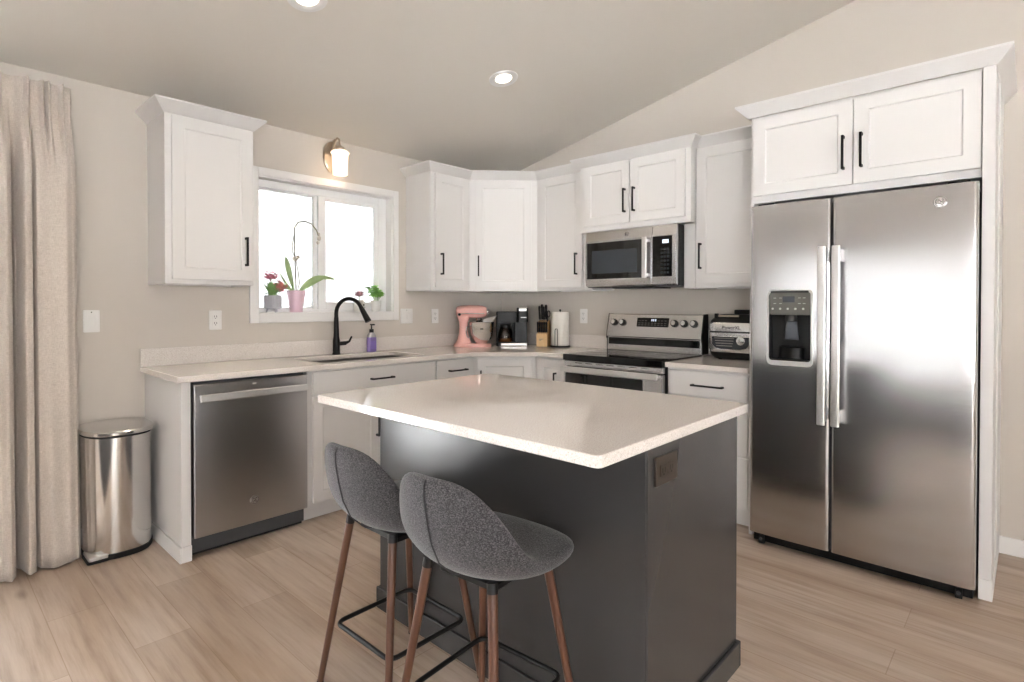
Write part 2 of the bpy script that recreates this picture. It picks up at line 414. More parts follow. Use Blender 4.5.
for x, y, h, lb in ((10.5, 24, 2.3, 'bare twiggy tree outside the window, low beside the sash post'), (13.8, 25, 1.9, 'bare twiggy tree outside the window, behind the curve of the faucet'), (16.5, 26, 2.1, 'bare twiggy tree outside, beyond the basil plant')):
    bare_tree(x, y, h, lb)

# ------------------------------------------------------------------ cabinets
# local frame of a cabinet: x along the wall to the right, -y out into the room
def shaker(name, x0, x1, z0, z1, yf, parent, t=.02, rail=.06, rec=.007, m=None):
    R = lambda a, c, y: [(x0+a, y, z0+c), (x1-a, y, z0+c), (x1-a, y, z1-c), (x0+a, y, z1-c)]
    b = B(); b.loft([R(0, 0, yf+t), R(0, 0, yf), R(rail, rail, yf), R(rail+.005, rail+.005, yf+rec)])
    return b.build(name, m or M_white, parent, bevel=.0018, smooth=0)
def slab(name, x0, x1, z0, z1, yf, parent, t=.02):
    return B().box(x0, x1, yf, yf+t, z0, z1).build(name, M_white, parent, bevel=.003)
def pull(x, z, yf, parent, vert=True, L=.165):
    b = B(); h = L/2; w = .0055
    for s in (-1, 1):
        if vert: b.box(x-w, x+w, yf-.026, yf, z+s*(h-.0065)-.0065, z+s*(h-.0065)+.0065)
        else: b.box(x+s*(h-.0065)-.0065, x+s*(h-.0065)+.0065, yf-.026, yf, z-w, z+w)
    if vert: b.box(x-w, x+w, yf-.034, yf-.026, z-h, z+h)
    else: b.box(x-h, x+h, yf-.034, yf-.026, z-w, z+w)
    return b.build('handle', M_black, parent, bevel=.0012, smooth=0)
def carcass(name, w, d, z0, z1, parent, lip=.0):
    """box with a slightly recessed underside"""
    b = B(); t = .018
    b.loft([[(0, 0, z1), (w, 0, z1), (w, -d, z1), (0, -d, z1)], [(0, 0, z0), (w, 0, z0), (w, -d, z0), (0, -d, z0)],
            [(t, -t, z0), (w-t, -t, z0), (w-t, -d+t, z0), (t, -d+t, z0)], [(t, -t, z0+.02), (w-t, -t, z0+.02), (w-t, -d+t, z0+.02), (t, -d+t, z0+.02)]])
    return b.build(name, M_white, parent, bevel=.002, smooth=0)
CROWN = [(0, 0), (.005, 0), (.053, .051), (.056, .054), (.056, .063), (0, .063)]
def crown(path, owner_of, z, prof=CROWN, close0=True):
    """mitred moulding along a plan path (world), cut at the path's corners, one piece per owner"""
    P = [Vector(p) for p in path]; n = len(P); N = []
    for i in range(n-1):
        d = (P[i+1]-P[i]).normalized(); N.append(Vector((d.y, -d.x)))
    mit = []
    for i in range(n):
        if i == 0: m = N[0]
        elif i == n-1: m = N[-1]
        else: m = (N[i-1]+N[i]); m = m/(m.dot(N[i]))
        mit.append(m)
    runs = []
    for i in range(n-1):
        if runs and runs[-1][0] is owner_of[i]: runs[-1][1].append(i+1)
        else: runs.append((owner_of[i], [i, i+1]))
    for own, idx in runs:
        inv = own.matrix_world.inverted()
        b = B()
        b.loft([[inv @ Vector((P[i].x+mit[i].x*o, P[i].y+mit[i].y*o, z+h)) for o, h in prof] for i in idx])
        b.build('crown_molding', M_white, own, smooth=25)
ZB, ZT = 1.372, 2.285
CZ = 2.272
def upper(label, loc, rot, w, d, doors, z0=ZB, group=None):
    """doors: (x0, x1, z0, z1, handle x, handle z)"""
    t = thing('wall_cabinet', label, 'cabinet', loc, rot, group)
    bpy.context.view_layer.update()
    carcass('cabinet_body', w, d, z0, ZT, t)
    for x0, x1, a, c, hx, hz in doors:
        dr = shaker('door', x0, x1, a, c, -d-.0205, t); pull(hx, hz, -d-.0205, dr)
    return t
D0, D1 = 1.398, 2.262
U_left = upper('white single-door wall cabinet left of the window', (-2.868, 0, 0), 0, .457, .31, [(.03, .444, D0, D1, .404, 1.565)])
U_a = upper('narrow white wall cabinet just right of the window', (-1.097, 0, 0), 0, .4005, .31, [(.034, .374, D0, D1, .084, 1.575)])
XD = .6955
U_b = upper('white wall cabinet between the diagonal corner cabinet and the microwave', (0, -XD-.0005, 0), RB, 1.178-XD, .31, [(.038, .462, D0, D1, .415, 1.575)])
U_mw = upper('short two-door white wall cabinet above the microwave', (0, -1.18, 0), RB, .865, .385, [(.046, .425, 1.832, D1, .396, 1.985), (.433, .832, 1.832, D1, .470, 1.985)], z0=1.795)
U_c = upper('white wall cabinet between the microwave cabinet and the fridge surround', (0, -2.047, 0), RB, .458, .31, [(.012, .43, D0, D1, .042, 1.575)])
for x0, x1 in ((.002, .058), (.786, .863)): B().box(x0, x1, -.312, -.004, ZB, 1.7945).build('filler_strip', M_white, U_mw, bevel=.0015)
# diagonal corner cabinet
U_d = thing('corner_wall_cabinet', 'white diagonal corner wall cabinet above the coffee maker', 'cabinet', (0, 0, 0), -PI/4)
bpy.context.view_layer.update()
inv = U_d.matrix_world.inverted()
pl = [(-.002, -.002), (-XD, -.002), (-XD, -.31), (-.31, -XD), (-.002, -XD)]
q = [inv @ Vector((x, y, 0)) for x, y in pl]; q2 = [(p.x, p.y) for p in q]
B().prism(q2, ZB, ZT).build('cabinet_body', M_white, U_d, bevel=.002, smooth=0)
yd = -(XD+.31)/math.sqrt(2); hw = (XD-.31)/math.sqrt(2)
dr = shaker('door', -hw+.045, hw-.045, D0, D1, yd-.0205, U_d); pull(-hw+.072, 1.575, yd-.0205, dr)
crown([(-2.868, 0), (-2.868, -.31), (-2.411, -.31), (-2.411, 0)], [U_left]*3, CZ)
crown([(-1.097, 0), (-1.097, -.31), (-XD, -.31), (-.31, -XD), (-.31, -1.1795)], [U_a, U_a, U_d, U_b], CZ)
crown([(-.311, -1.18), (-.385, -1.18), (-.385, -2.045), (-.311, -2.045)], [U_mw]*3, CZ)
crown([(-.31, -2.0465), (-.31, -2.505)], [U_c], CZ)

# fridge surround: two tall panels and the cabinet over the fridge
FP0, FP1, FD = -2.508, -3.527, -.64
fp = thing('tall_end_panel', 'tall white panel left of the fridge', 'panel', (0, -2.509, 0), RB)
B().box(0, .02, FD, 0, 0, 1.812).build('board', M_white, fp, bevel=.002)
fp = thing('tall_end_panel', 'tall white panel right of the fridge, with a base strip', 'panel', (0, -3.484, 0), RB)
B().box(0, .043, -.658, 0, 0, 2.29).build('board', M_white, fp, bevel=.002)
b = B(); b.box(-.001+.001, .043, -.662, -.658, .0, .088); b.box(.043, .047, -.662, 0, 0, .088); b.build('base_strip', M_trim, fp, bevel=.0015)
B().box(.043, .049, -.40, -.02, .09, 2.27).build('scribe_strip', M_white, fp, bevel=.0015)
U_f = thing('over_fridge_cabinet', 'deep two-door white cabinet over the refrigerator', 'cabinet', (0, FP0, 0), RB)
bpy.context.view_layer.update()
carcass('cabinet_body', .974, .625, 1.815, ZT, U_f)
for x0, x1, hx in ((.017, .489, .451), (.494, .972, .528)):
    dr = shaker('door', x0, x1, 1.853, 2.268, -.6455, U_f, rail=.062); pull(hx, 2.01, -.6455, dr)
crown([(-.39, FP0+.001), (-.66, FP0+.001), (-.66, FP1), (-.001, FP1)], [U_f]*3, 2.275)

# base cabinets
KH, BT = .10, .882
def base_unit(label, loc, rot, w, name='base_cabinet', d=.605):
    t = thing(name, label, 'cabinet', loc, rot)
    b = B(); b.prism([(0, 0), (0, BT), (-d, BT), (-d, KH), (-d+.07, KH), (-d+.07, 0)], 0, w, 'x')
    bd = b.build('cabinet_body', M_white, t, smooth=0)
    if name == 'sink_base_cabinet': cut(bd, B().box(.11, .926, -.568, -.112, .66, 1.0))
    return t
ep = thing('cabinet_end_panel', 'white end panel of the sink counter beside the dishwasher', 'panel', (-2.8866, 0, 0), 0)
B().box(0, .043, -.615, 0, 0, BT).build('board', M_white, ep, bevel=.002)
b = B(); b.box(-.012, 0, -.627, -.002, 0, .078); b.box(0, .043, -.627, -.615, 0, .078); b.build('base_strip', M_trim, ep, bevel=.003)
t = base_unit('white sink base cabinet with a wide drawer front, right of the dishwasher', (-2.238, 0, 0), 0, .936, 'sink_base_cabinet', .606)
d = slab('drawer_front', .030, .928, .742, .872, -.6265, t); pull(.49, .800, -.6265, d, False)
d = shaker('door', .030, .474, .118, .728, -.6265, t); pull(.452, .53, -.6265, d, True, .185)
d = shaker('door', .484, .928, .118, .728, -.6265, t); pull(.508, .53, -.6265, d, True, .185)
t = base_unit('narrow white drawer base cabinet between the sink and the corner', (-1.301, 0, 0), 0, .366, 'drawer_base_cabinet', .606)
for a, c in ((.742, .872), (.432, .728), (.118, .418)):
    d = slab('drawer', .008, .358, a, c, -.6265, t); pull(.19, min(c-.07, .795), -.6265, d, False)
# corner base with diagonal door
CB = .934
t = thing('corner_base_cabinet', 'white diagonal corner base cabinet under the coffee maker', 'cabinet', (0, 0, 0), -PI/4)
bpy.context.view_layer.update(); inv = t.matrix_world.inverted()
def locp(pl): return [((inv @ Vector((x, y, 0))).x, (inv @ Vector((x, y, 0))).y) for x, y in pl]
b = B(); b.prism(locp([(-.002, -.002), (-CB, -.002), (-CB, -.606), (-.606, -CB), (-.002, -CB)]), KH, BT)
b.prism(locp([(-.02, -.02), (-CB+.01, -.02), (-CB+.01, -.53), (-.53, -CB+.01), (-.02, -CB+.01)]), 0, KH)
b.build('cabinet_body', M_white, t, bevel=.0015, smooth=0)
ydb = -(CB+.606)/math.sqrt(2); hwb = (CB-.606)/math.sqrt(2)
d = shaker('door', -hwb+.03, hwb-.03, .118, .866, ydb-.0205, t); pull(-hwb+.058, .695, ydb-.0205, d)
t = base_unit('narrow white base cabinet left of the range', (0, -CB-.0008, 0), RB, 1.238-CB-.002, d=.606)
d = shaker('door', .03, .29, .118, .866, -.6265, t); pull(.212, .695, -.6265, d)
t = base_unit('white three-drawer base cabinet between the range and the fridge', (0, -2.006, 0), RB, .5, 'drawer_base_cabinet', .606)
for a, c, hz in ((.725, .868, .79), (.418, .711, .60), (.118, .404, .30)):
    d = slab('drawer', .016, .49, a, c, -.6265, t); pull(.262, hz, -.6265, d, False, .19)

# countertops
CT0, CT1 = .884, .914
ct = thing('countertop', 'speckled white quartz countertop running from the sink to the range', 'countertop', (-1.45, 0, 0), 0)
pts = [(-2.9105, 0), (-2.9105, -.65), (-1.0, -.65), (-.65, -1.0), (-.65, -1.2375), (0, -1.2375), (0, 0)]
SX0, SX1, SY0, SY1 = -2.10, -1.325, -.545, -.135
o = B().prism([(x+1.45, y) for x, y in pts], CT0, CT1).build('slab', M_quartz, ct, smooth=0)
cut(o, B().prism([(x+1.45, y) for x, y in rrect(SX0, SX1, SY0, SY1, .05)], .80, 1.0))
bv = o.modifiers.new('bevel', 'BEVEL'); bv.width = .004; bv.segments = 3; bv.limit_method = 'ANGLE'; bv.angle_limit = .7
b = B(); b.box(-2.9105+1.45, 1.45, -.02, 0, CT1+.0005, 1.016); b.box(1.43, 1.45, -1.2375, -.0205, CT1+.0005, 1.016)
b.build('backsplash', M_quartz, ct, bevel=.002)
ct2 = thing('countertop', 'small quartz countertop between the range and the fridge', 'countertop', (0, -2.0055, 0), RB)
B().box(0, .5, -.65, 0, CT0, CT1).build('slab', M_quartz, ct2, bevel=.004)
B().box(0, .5, -.02, 0, CT1+.0005, 1.016).build('backsplash', M_quartz, ct2, bevel=.002)

# sink and faucet
sk = thing('sink', 'undermount stainless sink set into the quartz counter under the window', 'sink', ((SX0+SX1)/2, (SY0+SY1)/2, .70))
w2, d2 = (SX1-SX0)/2, (SY1-SY0)/2
b = B()
def rr(w, d, r, z): return [(x, y, z) for x, y in rrect(-w, w, -d, d, r)]
R0 = [rr(w2+.004, d2+.004, .05, .1832), rr(w2+.002, d2+.002, .05, .02), rr(w2-.02, d2-.02, .04, 0)]
b.loft(R0, False, True)
sb = b.build('basin', M_sink, sk); so = sb.modifiers.new('thick', 'SOLIDIFY'); so.thickness = .006; so.offset = 1
B().lathe([(.045, .001), (.045, .004), (.03, .004), (.028, .0015)], n=24).build('drain', M_chrome, sk)
fx, fy = -1.752, -.082
fc = thing('faucet', 'matte black high-arc kitchen faucet behind the sink', 'faucet', (fx, fy, CT1))
dx, dy = .125, -.235; L = math.hypot(dx, dy); ux, uy = dx/L, dy/L
B().lathe([(.028, 0), (.028, .006), (.025, .012), (.024, .10), (.0195, .125), (.015, .26)], n=24).build('faucet_base', M_black, fc)
R = .100; pts = [(0, 0, .252), (0, 0, .285)]
for k in range(0, 15):
    a = PI - k*(PI*.86)/14
    r = R+R*math.cos(a); pts.append((ux*r, uy*r, .290+R*math.sin(a)))
pe = Vector(pts[-1]); pd = (Vector(pts[-1])-Vector(pts[-2])).normalized()
B().tube(pts, .0135, 14).build('spout', M_black, fc)
B().tube([pe, pe+pd*.02, pe+pd*.022, pe+pd*.115], [.0145, .0165, .017, .022], 16).build('spray_head', M_black, fc)
b = B(); b.frustum((.02, -.005, .075), (.062, -.02, .078), .014, .014); b.tube([(.06, -.02, .078), (.085, -.028, .09), (.10, -.035, .125)], [.012, .008, .006], 10)
b.build('lever', M_black, fc)

# ------------------------------------------------------------------ appliances
def emblem(parent, x, y, z, r, m=None, plate=None):
    """round script monogram badge lying on a front facing -y"""
    m = m or M_inkdark
    o = B().lathe([(r, 0), (r, .0012), (r*.96, .0016)], (x, y, z), 32, 'y').build('emblem', plate or M_steel, parent)
    b = B(); yy = y-.0022
    b.tube([(x+r*.88*math.cos(a), yy, z+r*.88*math.sin(a)) for a in [2*PI*k/28 for k in range(28)]], r*.05, 6, True)
    def curl(cx, cz, rr, a0, a1, n=12): return [(x+r*(cx+rr*math.cos(a0+(a1-a0)*k/n)), yy, z+r*(cz+rr*math.sin(a0+(a1-a0)*k/n))) for k in range(n+1)]
    b.tube(curl(-.25, .05, .33, .5, 5.6) + curl(-.02, -.12, .16, PI, 3.5*PI/2)[3:], r*.055, 6)
    b.tube(curl(.28, .20, .19, .2, 4.6), r*.055, 6); b.tube(curl(.28, -.18, .22, 1.7, 6.0), r*.055, 6)
    for k in range(4):
        a = PI/4+k*PI/2; b.tube([(x+r*.62*math.cos(a+t), yy, z+r*.68*math.sin(a+t)) for t in (-.35, -.12, .12, .35)], r*.045, 6)
    b.build('monogram', m, o)
    return o

# dishwasher
t = thing('dishwasher', 'stainless steel dishwasher with a wide bar handle under the sink counter', 'dishwasher', (-2.8405, 0, 0))
B().box(.004, .594, -.585, -.03, .02, .876).build('tub_body', M_sidegrey, t, bevel=.002)
d = B().box(.006, .594, -.632, -.59, .104, .866).build('door', M_dw, t, bevel=.005)
b = B(); b.box(.022, .578, -.680, -.664, .782, .818); b.box(.03, .058, -.665, -.632, .787, .813); b.box(.542, .57, -.665, -.632, .787, .813)
b.build('handle', M_handle, d, bevel=.004)
emblem(d, .297, -.632, .228, .023, None, M_dw)
B().prism(rrect(.288, .309, .842, .850, .0035), -.6335, -.6315, 'y').build('status_window', M_plate, d)
B().box(.004, .594, -.56, -.5, 0, .102).build('toe_kick', M_black, t, bevel=.002)

# range
t = thing('range', 'freestanding electric range with black glass cooktop and steel back panel', 'stove', (0, -1.2405, 0), RB)
W = .762
B().box(.003, W-.003, -.625, -.02, .03, .876).build('oven_body', M_blackplastic, t, bevel=.003)
ck = B().box(.0, W, -.672, -.105, .878, .9215).build('cooktop', M_blackgloss, t, bevel=.005)
for cx, cy, r in ((.20, -.50, .10), (.56, -.50, .115), (.20, -.23, .075), (.56, -.23, .08), (.38, -.22, .055)):
    for rr_ in (r, r*.62): b = B(); b.lathe([(rr_, .0), (rr_, .0006), (rr_-.0016, .0006), (rr_-.0016, 0)], (cx, cy, .9215), 36, cap=False); b.build('burner_ring', M_inkdark, ck)
fr = B().box(.004, W-.004, -.66, -.626, .838, .876).build('vent_strip', M_steel, t, bevel=.003)
for k in range(7): B().box(.10+.085*k, .155+.085*k, -.6612, -.6598, .862, .8655).build('vent_slot', M_slot, fr)
R = lambda a, c, y: [(.004+a, y, .20+c), (W-.004-a, y, .20+c), (W-.004-a, y, .832-c), (.004+a, y, .832-c)]
dr = B().loft([R(0, 0, -.626), R(0, 0, -.668)]).build('oven_door', M_steel, t, bevel=.004)
B().prism(rrect(.022, .625, .36, .793, .008), -.6712, -.6675, 'y').build('door_window', M_ovenglass, dr)
b = B(); b.box(.012, W-.012, -.722, -.708, .806, .842); b.box(.03, .06, -.709, -.668, .812, .836); b.box(W-.06, W-.03, -.709, -.668, .812, .836)
b.build('handle', M_handle, dr, bevel=.004)
B().box(.004, W-.004, -.668, -.627, .035, .195).build('storage_drawer', M_steel, t, bevel=.004)
bg = B().prism([(-.115, .922), (-.112, 1.022), (-.128, 1.026), (-.088, 1.192), (-.08, 1.196), (-.02, 1.196), (-.02, .922)], .004, W-.004, 'x').build('back_panel', M_steel, t, bevel=.002, smooth=0)
B().box(.018, W-.018, -.1195, -.1125, .965, 1.016).build('black_trim', M_blackgloss, bg, bevel=.002)
b = B(); side = [(-.126, 1.02), (-.085, 1.198), (-.018, 1.198), (-.018, .922), (-.113, .922), (-.113, 1.0)]
b.prism(side, -.002, .0035, 'x'); b.build('end_cap', M_blackplastic, bg, smooth=0); B().prism(side, W-.0035, W+.002, 'x').build('end_cap', M_blackplastic, bg, smooth=0)
def face(z): return -.128+(z-1.026)*(.04/.166)
zc, yc = 1.135, face(1.135)
b = B(); b.T = Matrix.Translation((0, yc, zc)) @ Matrix.Rotation(-math.atan2(.04, .166), 4, 'X')
b.prism(rrect(.255, .510, -.034, .034, .004), -.002, .002, 'y'); dp = b.build('display', M_blackgloss, bg, smooth=0)
b = B(); b.T = Matrix.Translation((0, yc, zc)) @ Matrix.Rotation(-math.atan2(.04, .166), 4, 'X')
for dx0 in (.372, .386, .402): b.box(dx0, dx0+.009, -.0028, -.0018, .008, .024)
b.build('clock_digits', M_digits, dp, smooth=0)
b = B(); b.T = Matrix.Translation((0, yc, zc)) @ Matrix.Rotation(-math.atan2(.04, .166), 4, 'X')
for k in range(9):
    for zz in (.010, -.008, -.022):
        if not (3 <= k <= 5 and zz > 0): b.box(.268+.026*k, .284+.026*k, -.0026, -.0018, zz, zz+.004)
b.build('button_marks', M_labelgrey, dp, smooth=0)
for x in (.060, .133, .555, .628, .700):
    A = Matrix.Translation((x, face(1.13), 1.13)) @ Matrix.Rotation(-math.atan2(.04, .166), 4, 'X')
    b = B(); b.T = A; b.lathe([(.026, 0), (.026, .006), (.0215, .008), (.021, .024), (.019, .026)], n=24, axis='y')
    kb = b.build('knob', M_blackplastic, bg)
    b = B(); b.T = A; b.lathe([(.0165, .0262), (.0165, .0272)], n=24, axis='y'); b.box(-.003, .003, -.034, -.027, -.016, .016); b.build('knob_face', M_handle, kb)

# microwave
t = thing('microwave', 'stainless over-the-range microwave with dark glass door', 'microwave', (0, -1.2445, 0), RB)
mb = B().box(-.0, .718, -.375, -.004, 1.388, 1.79).build('case', M_blackplastic, t, bevel=.003)
dr = B().prism([(-.38, 1.392), (-.404, 1.40), (-.41, 1.44), (-.41, 1.722), (-.396, 1.788), (-.378, 1.788)], .002, .538, 'x').build('door', M_steel, t, bevel=.002, smooth=0)
B().prism(rrect(.018, .478, 1.448, 1.708, .006), -.412, -.409, 'y').build('door_window', M_ovenglass, dr)
B().prism(rrect(.06, .43, 1.487, 1.65, .004), -.4126, -.4119, 'y').build('inner_window', mat('tinted_window', srgb(58, 62, 68), .08), dr)
b = B(); b.prism(rrect(.486, .520, -.452, -.438, .005), 1.444, 1.716); b.box(.493, .513, -.44, -.41, 1.455, 1.475); b.box(.493, .513, -.44, -.41, 1.685, 1.705)
b.build('handle', M_handle, dr, bevel=.002)
emblem(dr, .345, -.4045, 1.752, .016)
pn = B().prism([(-.38, 1.392), (-.404, 1.40), (-.41, 1.44), (-.41, 1.722), (-.396, 1.788), (-.378, 1.788)], .541, .714, 'x').build('control_panel', M_steel, t, bevel=.002, smooth=0)
kp = B().prism(rrect(.547, .686, 1.450, 1.716, .004), -.412, -.409, 'y').build('keypad', M_blackgloss, pn)
B().box(.618, .662, -.4128, -.4119, 1.668, 1.692).build('display_digits', M_digits, kp, smooth=0)
b = B()
for i in range(3):
    for j in range(7): b.box(.606+.022*i, .622+.022*i, -.4128, -.4119, 1.468+.026*j, 1.482+.026*j)
b.build('key_marks', M_keypad, kp, smooth=0)
B().box(0.2, .52, -.36, -.10, 1.379, 1.388).build('grease_filter', M_blackplastic, mb, bevel=.002)

# refrigerator
t = thing('refrigerator', 'side-by-side stainless steel refrigerator with ice and water dispenser', 'refrigerator', (0, -2.5615, 0), RB)
B().box(-.003, .914, -.695, -.03, .05, 1.765).build('case', M_sidegrey, t, bevel=.004)
def fdoor(x0, x1):
    P = []
    r = .016
    for k in range(7): a = PI+PI/2*k/6; P.append((x0+r+r*math.cos(a), -.746+r*math.sin(a)))
    n = 10
    for k in range(1, n): u = k/n; P.append((x0+r+(x1-x0-2*r)*u, -.762-.004*4*u*(1-u)))
    for k in range(7): a = 1.5*PI+PI/2*k/6; P.append((x1-r+r*math.cos(a), -.746+r*math.sin(a)))
    P += [(x1, -.70), (x0, -.70)]
    return P
ld = B().prism(fdoor(-.006, .371), .068, 1.778).build('freezer_door', M_fridge, t)
cut(ld, B().prism(rrect(.086, .292, .972, 1.332, .02), -.80, -.715, 'y'))
rd = B().prism(fdoor(.377, .917), .068, 1.778).build('fridge_door', M_fridge, t)
for dr, x0 in ((ld, .329), (rd, .389)):
    b = B(); b.prism(rrect(x0, x0+.036, -.828, -.812, .006), .688, 1.542); 
    for zz in (.73, 1.50): b.box(x0+.008, x0+.028, -.814, -.763, zz-.03, zz+.03)
    b.build('handle', M_handle, dr, bevel=.003)
emblem(rd, .789, -.7648, 1.705, .026, None, M_fridge)
# dispenser inside the freezer door
dz = B().prism(rrect(.082, .296, .955, 1.338, .024), -.770, -.762, 'y').build('dispenser', M_handle, ld)
cut(dz, B().prism(rrect(.091, .287, .980, 1.327, .014), -.8, -.7, 'y'))
b = B(); b.box(.088, .290, -.722, -.716, .975, 1.33); b.box(.088, .0915, -.766, -.722, .975, 1.33); b.box(.2865, .290, -.766, -.722, .975, 1.33); b.box(.0915, .2865, -.766, -.722, .972, .986)
b.build('dispenser_niche', M_blackplastic, ld, smooth=0)
pn = B().box(.0918, .2862, -.764, -.722, 1.212, 1.327).build('dispenser_controls', M_panelgrey, ld, bevel=.002)
B().prism(rrect(.10, .278, 1.322, 1.334, .005), -.7725, -.764, 'y').build('dispenser_lamp_hood', M_slot, ld)
b = B(); b.prism(rrect(.156, .212, 1.276, 1.306, .002), -.7655, -.7635, 'y'); b.build('dispenser_screen', M_screen, pn)
for k in range(5): B().lathe([(.0055, 0), (.0055, .0012)], (.108+.036*k, -.764, 1.243), 12, 'y').build('dispenser_button', M_ink, pn)
b = B()
for xx in (.112, .14, .228, .25): b.box(xx, xx+.012, -.7652, -.7638, 1.268, 1.271); b.box(xx, xx+.012, -.7652, -.7638, 1.296, 1.299)
b.build('dispenser_marks', M_ink, pn)
b = B(); b.lathe([(.028, 0), (.028, .02), (.022, .03)], (.19, -.742, 1.182), 20); b.build('dispenser_spout', M_slot, ld)
b = B(); b.prism([(.155, 1.085), (.225, 1.085), (.215, 1.18), (.165, 1.18)], -.735, -.727, 'y'); b.build('dispenser_paddle', M_screen, ld, bevel=.003)
b = B(); b.lathe([(.06, 0), (.06, .058), (.052, .062)], (.19, -.7225, .988), 24, sy=.6); b.build('dispenser_cup_rest', M_blackplastic, ld)
B().box(.0, .908, -.71, -.05, .010, .062).build('base_grille', M_blackplastic, t, bevel=.003)
for x in (.045, .862):
    f = B().frustum((x-.012, -.715, .022), (x+.012, -.715, .022), .0215, .0215, 18).build('roller', M_rubber, t)
    B().lathe([(.008, 0), (.008, .012)], (x, -.728, .03), 12, 'y').build('leveling_bolt', M_sidegrey, f)
for x in (.06, .85): B().box(x-.04, x+.04, -.73, -.64, 1.766, 1.792).build('hinge_cover', M_blackplastic, t, bevel=.004)

# ------------------------------------------------------------------ island
IX0, IX1, IY0, IY1 = -2.711, -1.769, -2.919, -1.617
BX0, BX1, BY0, BY1 = -2.4537, -1.822, -2.8964, -1.6615
it = thing('kitchen_island', 'dark grey kitchen island cabinet with an outlet on its end', 'island', (BX0, BY0, 0))
w, l = BX1-BX0, BY1-BY0
B().box(0, w, 0, l, 0, .882).build('cabinet_body', M_dark, it, bevel=.003)
b = B()
for x0, x1, y0, y1 in ((-.012, 0, -.012, l+.012), (w, w+.012, -.012, l+.012), (0, w, -.012, 0), (0, w, l, l+.012)): b.box(x0, x1, y0, y1, 0, .088)
b.build('base_molding', M_dark, it, bevel=.004)
b = B(); b.box(.002, .026, -.006, 0, .09, .882); b.build('corner_strip', M_dark, it, bevel=.0015)
op = thing('outlet', 'bronze two-gang outlet plate on the end of the dark island', 'outlet', (-2.347, BY0-.0005, .806))
B().prism(rrect(-.062, .062, -.04, .04, .004), -.006, 0, 'y').build('cover_plate', M_plate_dark, op, bevel=.0015)
for x in (-.022, .022):
    f = B().prism(rrect(x-.019, x+.019, -.017, .017, .006), -.008, -.0055, 'y').build('socket_face', M_plate_dark, op)
    b = B(); b.box(x-.008, x-.0055, -.0086, -.0078, -.006, .008); b.box(x+.0055, x+.008, -.0086, -.0078, -.006, .008); b.lathe([(.003, .0), (.003, .0008)], (x, -.0078, -.011), 8, 'y')
    b.build('socket_slots', M_slot, f, smooth=0)
ic = thing('island_countertop', 'large white speckled quartz top on the dark island', 'countertop', ((IX0+IX1)/2, (IY0+IY1)/2, .8835))
hx, hy = (IX1-IX0)/2, (IY1-IY0)/2
B().prism(rrect(-hx, hx, -hy, hy, .018), 0, .031).build('slab', M_quartz, ic, bevel=.004, seg=3)
ic.rotation_euler.z = .0044

# ------------------------------------------------------------------ stools
LT, LB, LH, RZ = .1075, .1895, .578, .199
def leg_xy(z): return LT+.0 + (LB-LT)*(.62-z)/.62
def make_stool():
    t = thing('bar_stool', 'grey tweed bar stool', 'stool')
    prof = [  # x, z, half width, half thickness, edge lift, crown
        (.188, .574, .09, .010, .0), (.183, .575, .150, .024, .0), (.166, .577, .183, .034, .004), (.132, .577, .205, .040, .008), (.08, .573, .219, .041, .014), (.01, .570, .225, .041, .022),
        (-.06, .573, .228, .041, .034), (-.118, .590, .227, .040, .046), (-.160, .625, .218, .037, .053), (-.184, .672, .203, .034, .052), (-.199, .72, .184, .031, .046),
        (-.210, .763, .160, .028, .036), (-.218, .796, .132, .024, .025), (-.223, .818, .100, .018, .015), (-.226, .830, .056, .009, .005)]
    rings = []
    for i, (x, z, hw_, th, lift) in enumerate(prof):
        a, c = prof[max(i-1, 0)], prof[min(i+1, len(prof)-1)]
        tx, tz = c[0]-a[0], c[1]-a[1]; L = math.hypot(tx, tz); nx, nz = tz/L, -tx/L   # towards the sitter
        if i < 7 and nz < 0: nx, nz = -nx, -nz
        ring = []; n = 28
        for k in range(n):
            an = 2*PI*k/n; cu, sn = math.cos(an), math.sin(an)
            y = hw_*abs(cu)**.8*(1 if cu >= 0 else -1); h = th*abs(sn)**.8*(1 if sn >= 0 else -1)
            q = (y/hw_)**2 if hw_ else 0
            off = h + lift*q
            ring.append((x+nx*off, y, z+nz*off))
        rings.append(ring)
    sh = B().loft(rings).build('seat_shell', M_fabric, t, sub=1)
    pts = []
    for i in range(5, len(prof)):
        a, c = prof[i-1], prof[min(i+1, len(prof)-1)]
        tx, tz = c[0]-a[0], c[1]-a[1]; L = math.hypot(tx, tz); nx, nz = tz/L, -tx/L
        if i < 7 and nz < 0: nx, nz = -nx, -nz
        th = prof[i][3]; pts.append((prof[i][0]-nx*(th+.0003), 0, prof[i][1]-nz*(th+.0003)))
    B().tube(pts, .0022, 6).build('seam', M_seam, sh)
    B().box(-.09, .09, -.10, .10, .518, .536).build('seat_plate', M_black, t, bevel=.003)
    for sx, sy in ((-1, 1), (-1, -1), (1, 1), (1, -1)):
        p = lambda z: (sx*leg_xy(z), sy*leg_xy(z), z)
        lg = B().frustum(p(.006), p(.552), .0105, .0135, 16).build('leg', M_leg, t)
        B().frustum(p(0), p(.007), .0115, .0115, 12).build('foot_cap', M_rubber, lg)
        B().frustum(p(.535), p(.560), .0145, .0145, 14).build('leg_bracket', M_black, lg)
    r = leg_xy(RZ)-.012
    B().tube([(x, y, RZ) for x, y in rrect(-r, r, -r, r, .03, 5)], .0075, 12, True).build('foot_ring', M_black, t)
    return t
def dup(root, name_parts=True):
    r = root.copy(); C.objects.link(r)
    for ch in list(root.children):
        c = ch.copy(); C.objects.link(c); c.parent = r
        for g in ch.children:
            d = g.copy(); C.objects.link(d); d.parent = c
    return r
s1 = make_stool(); s1.location = (-2.664, -2.098, 0); s1.rotation_euler.z = .012
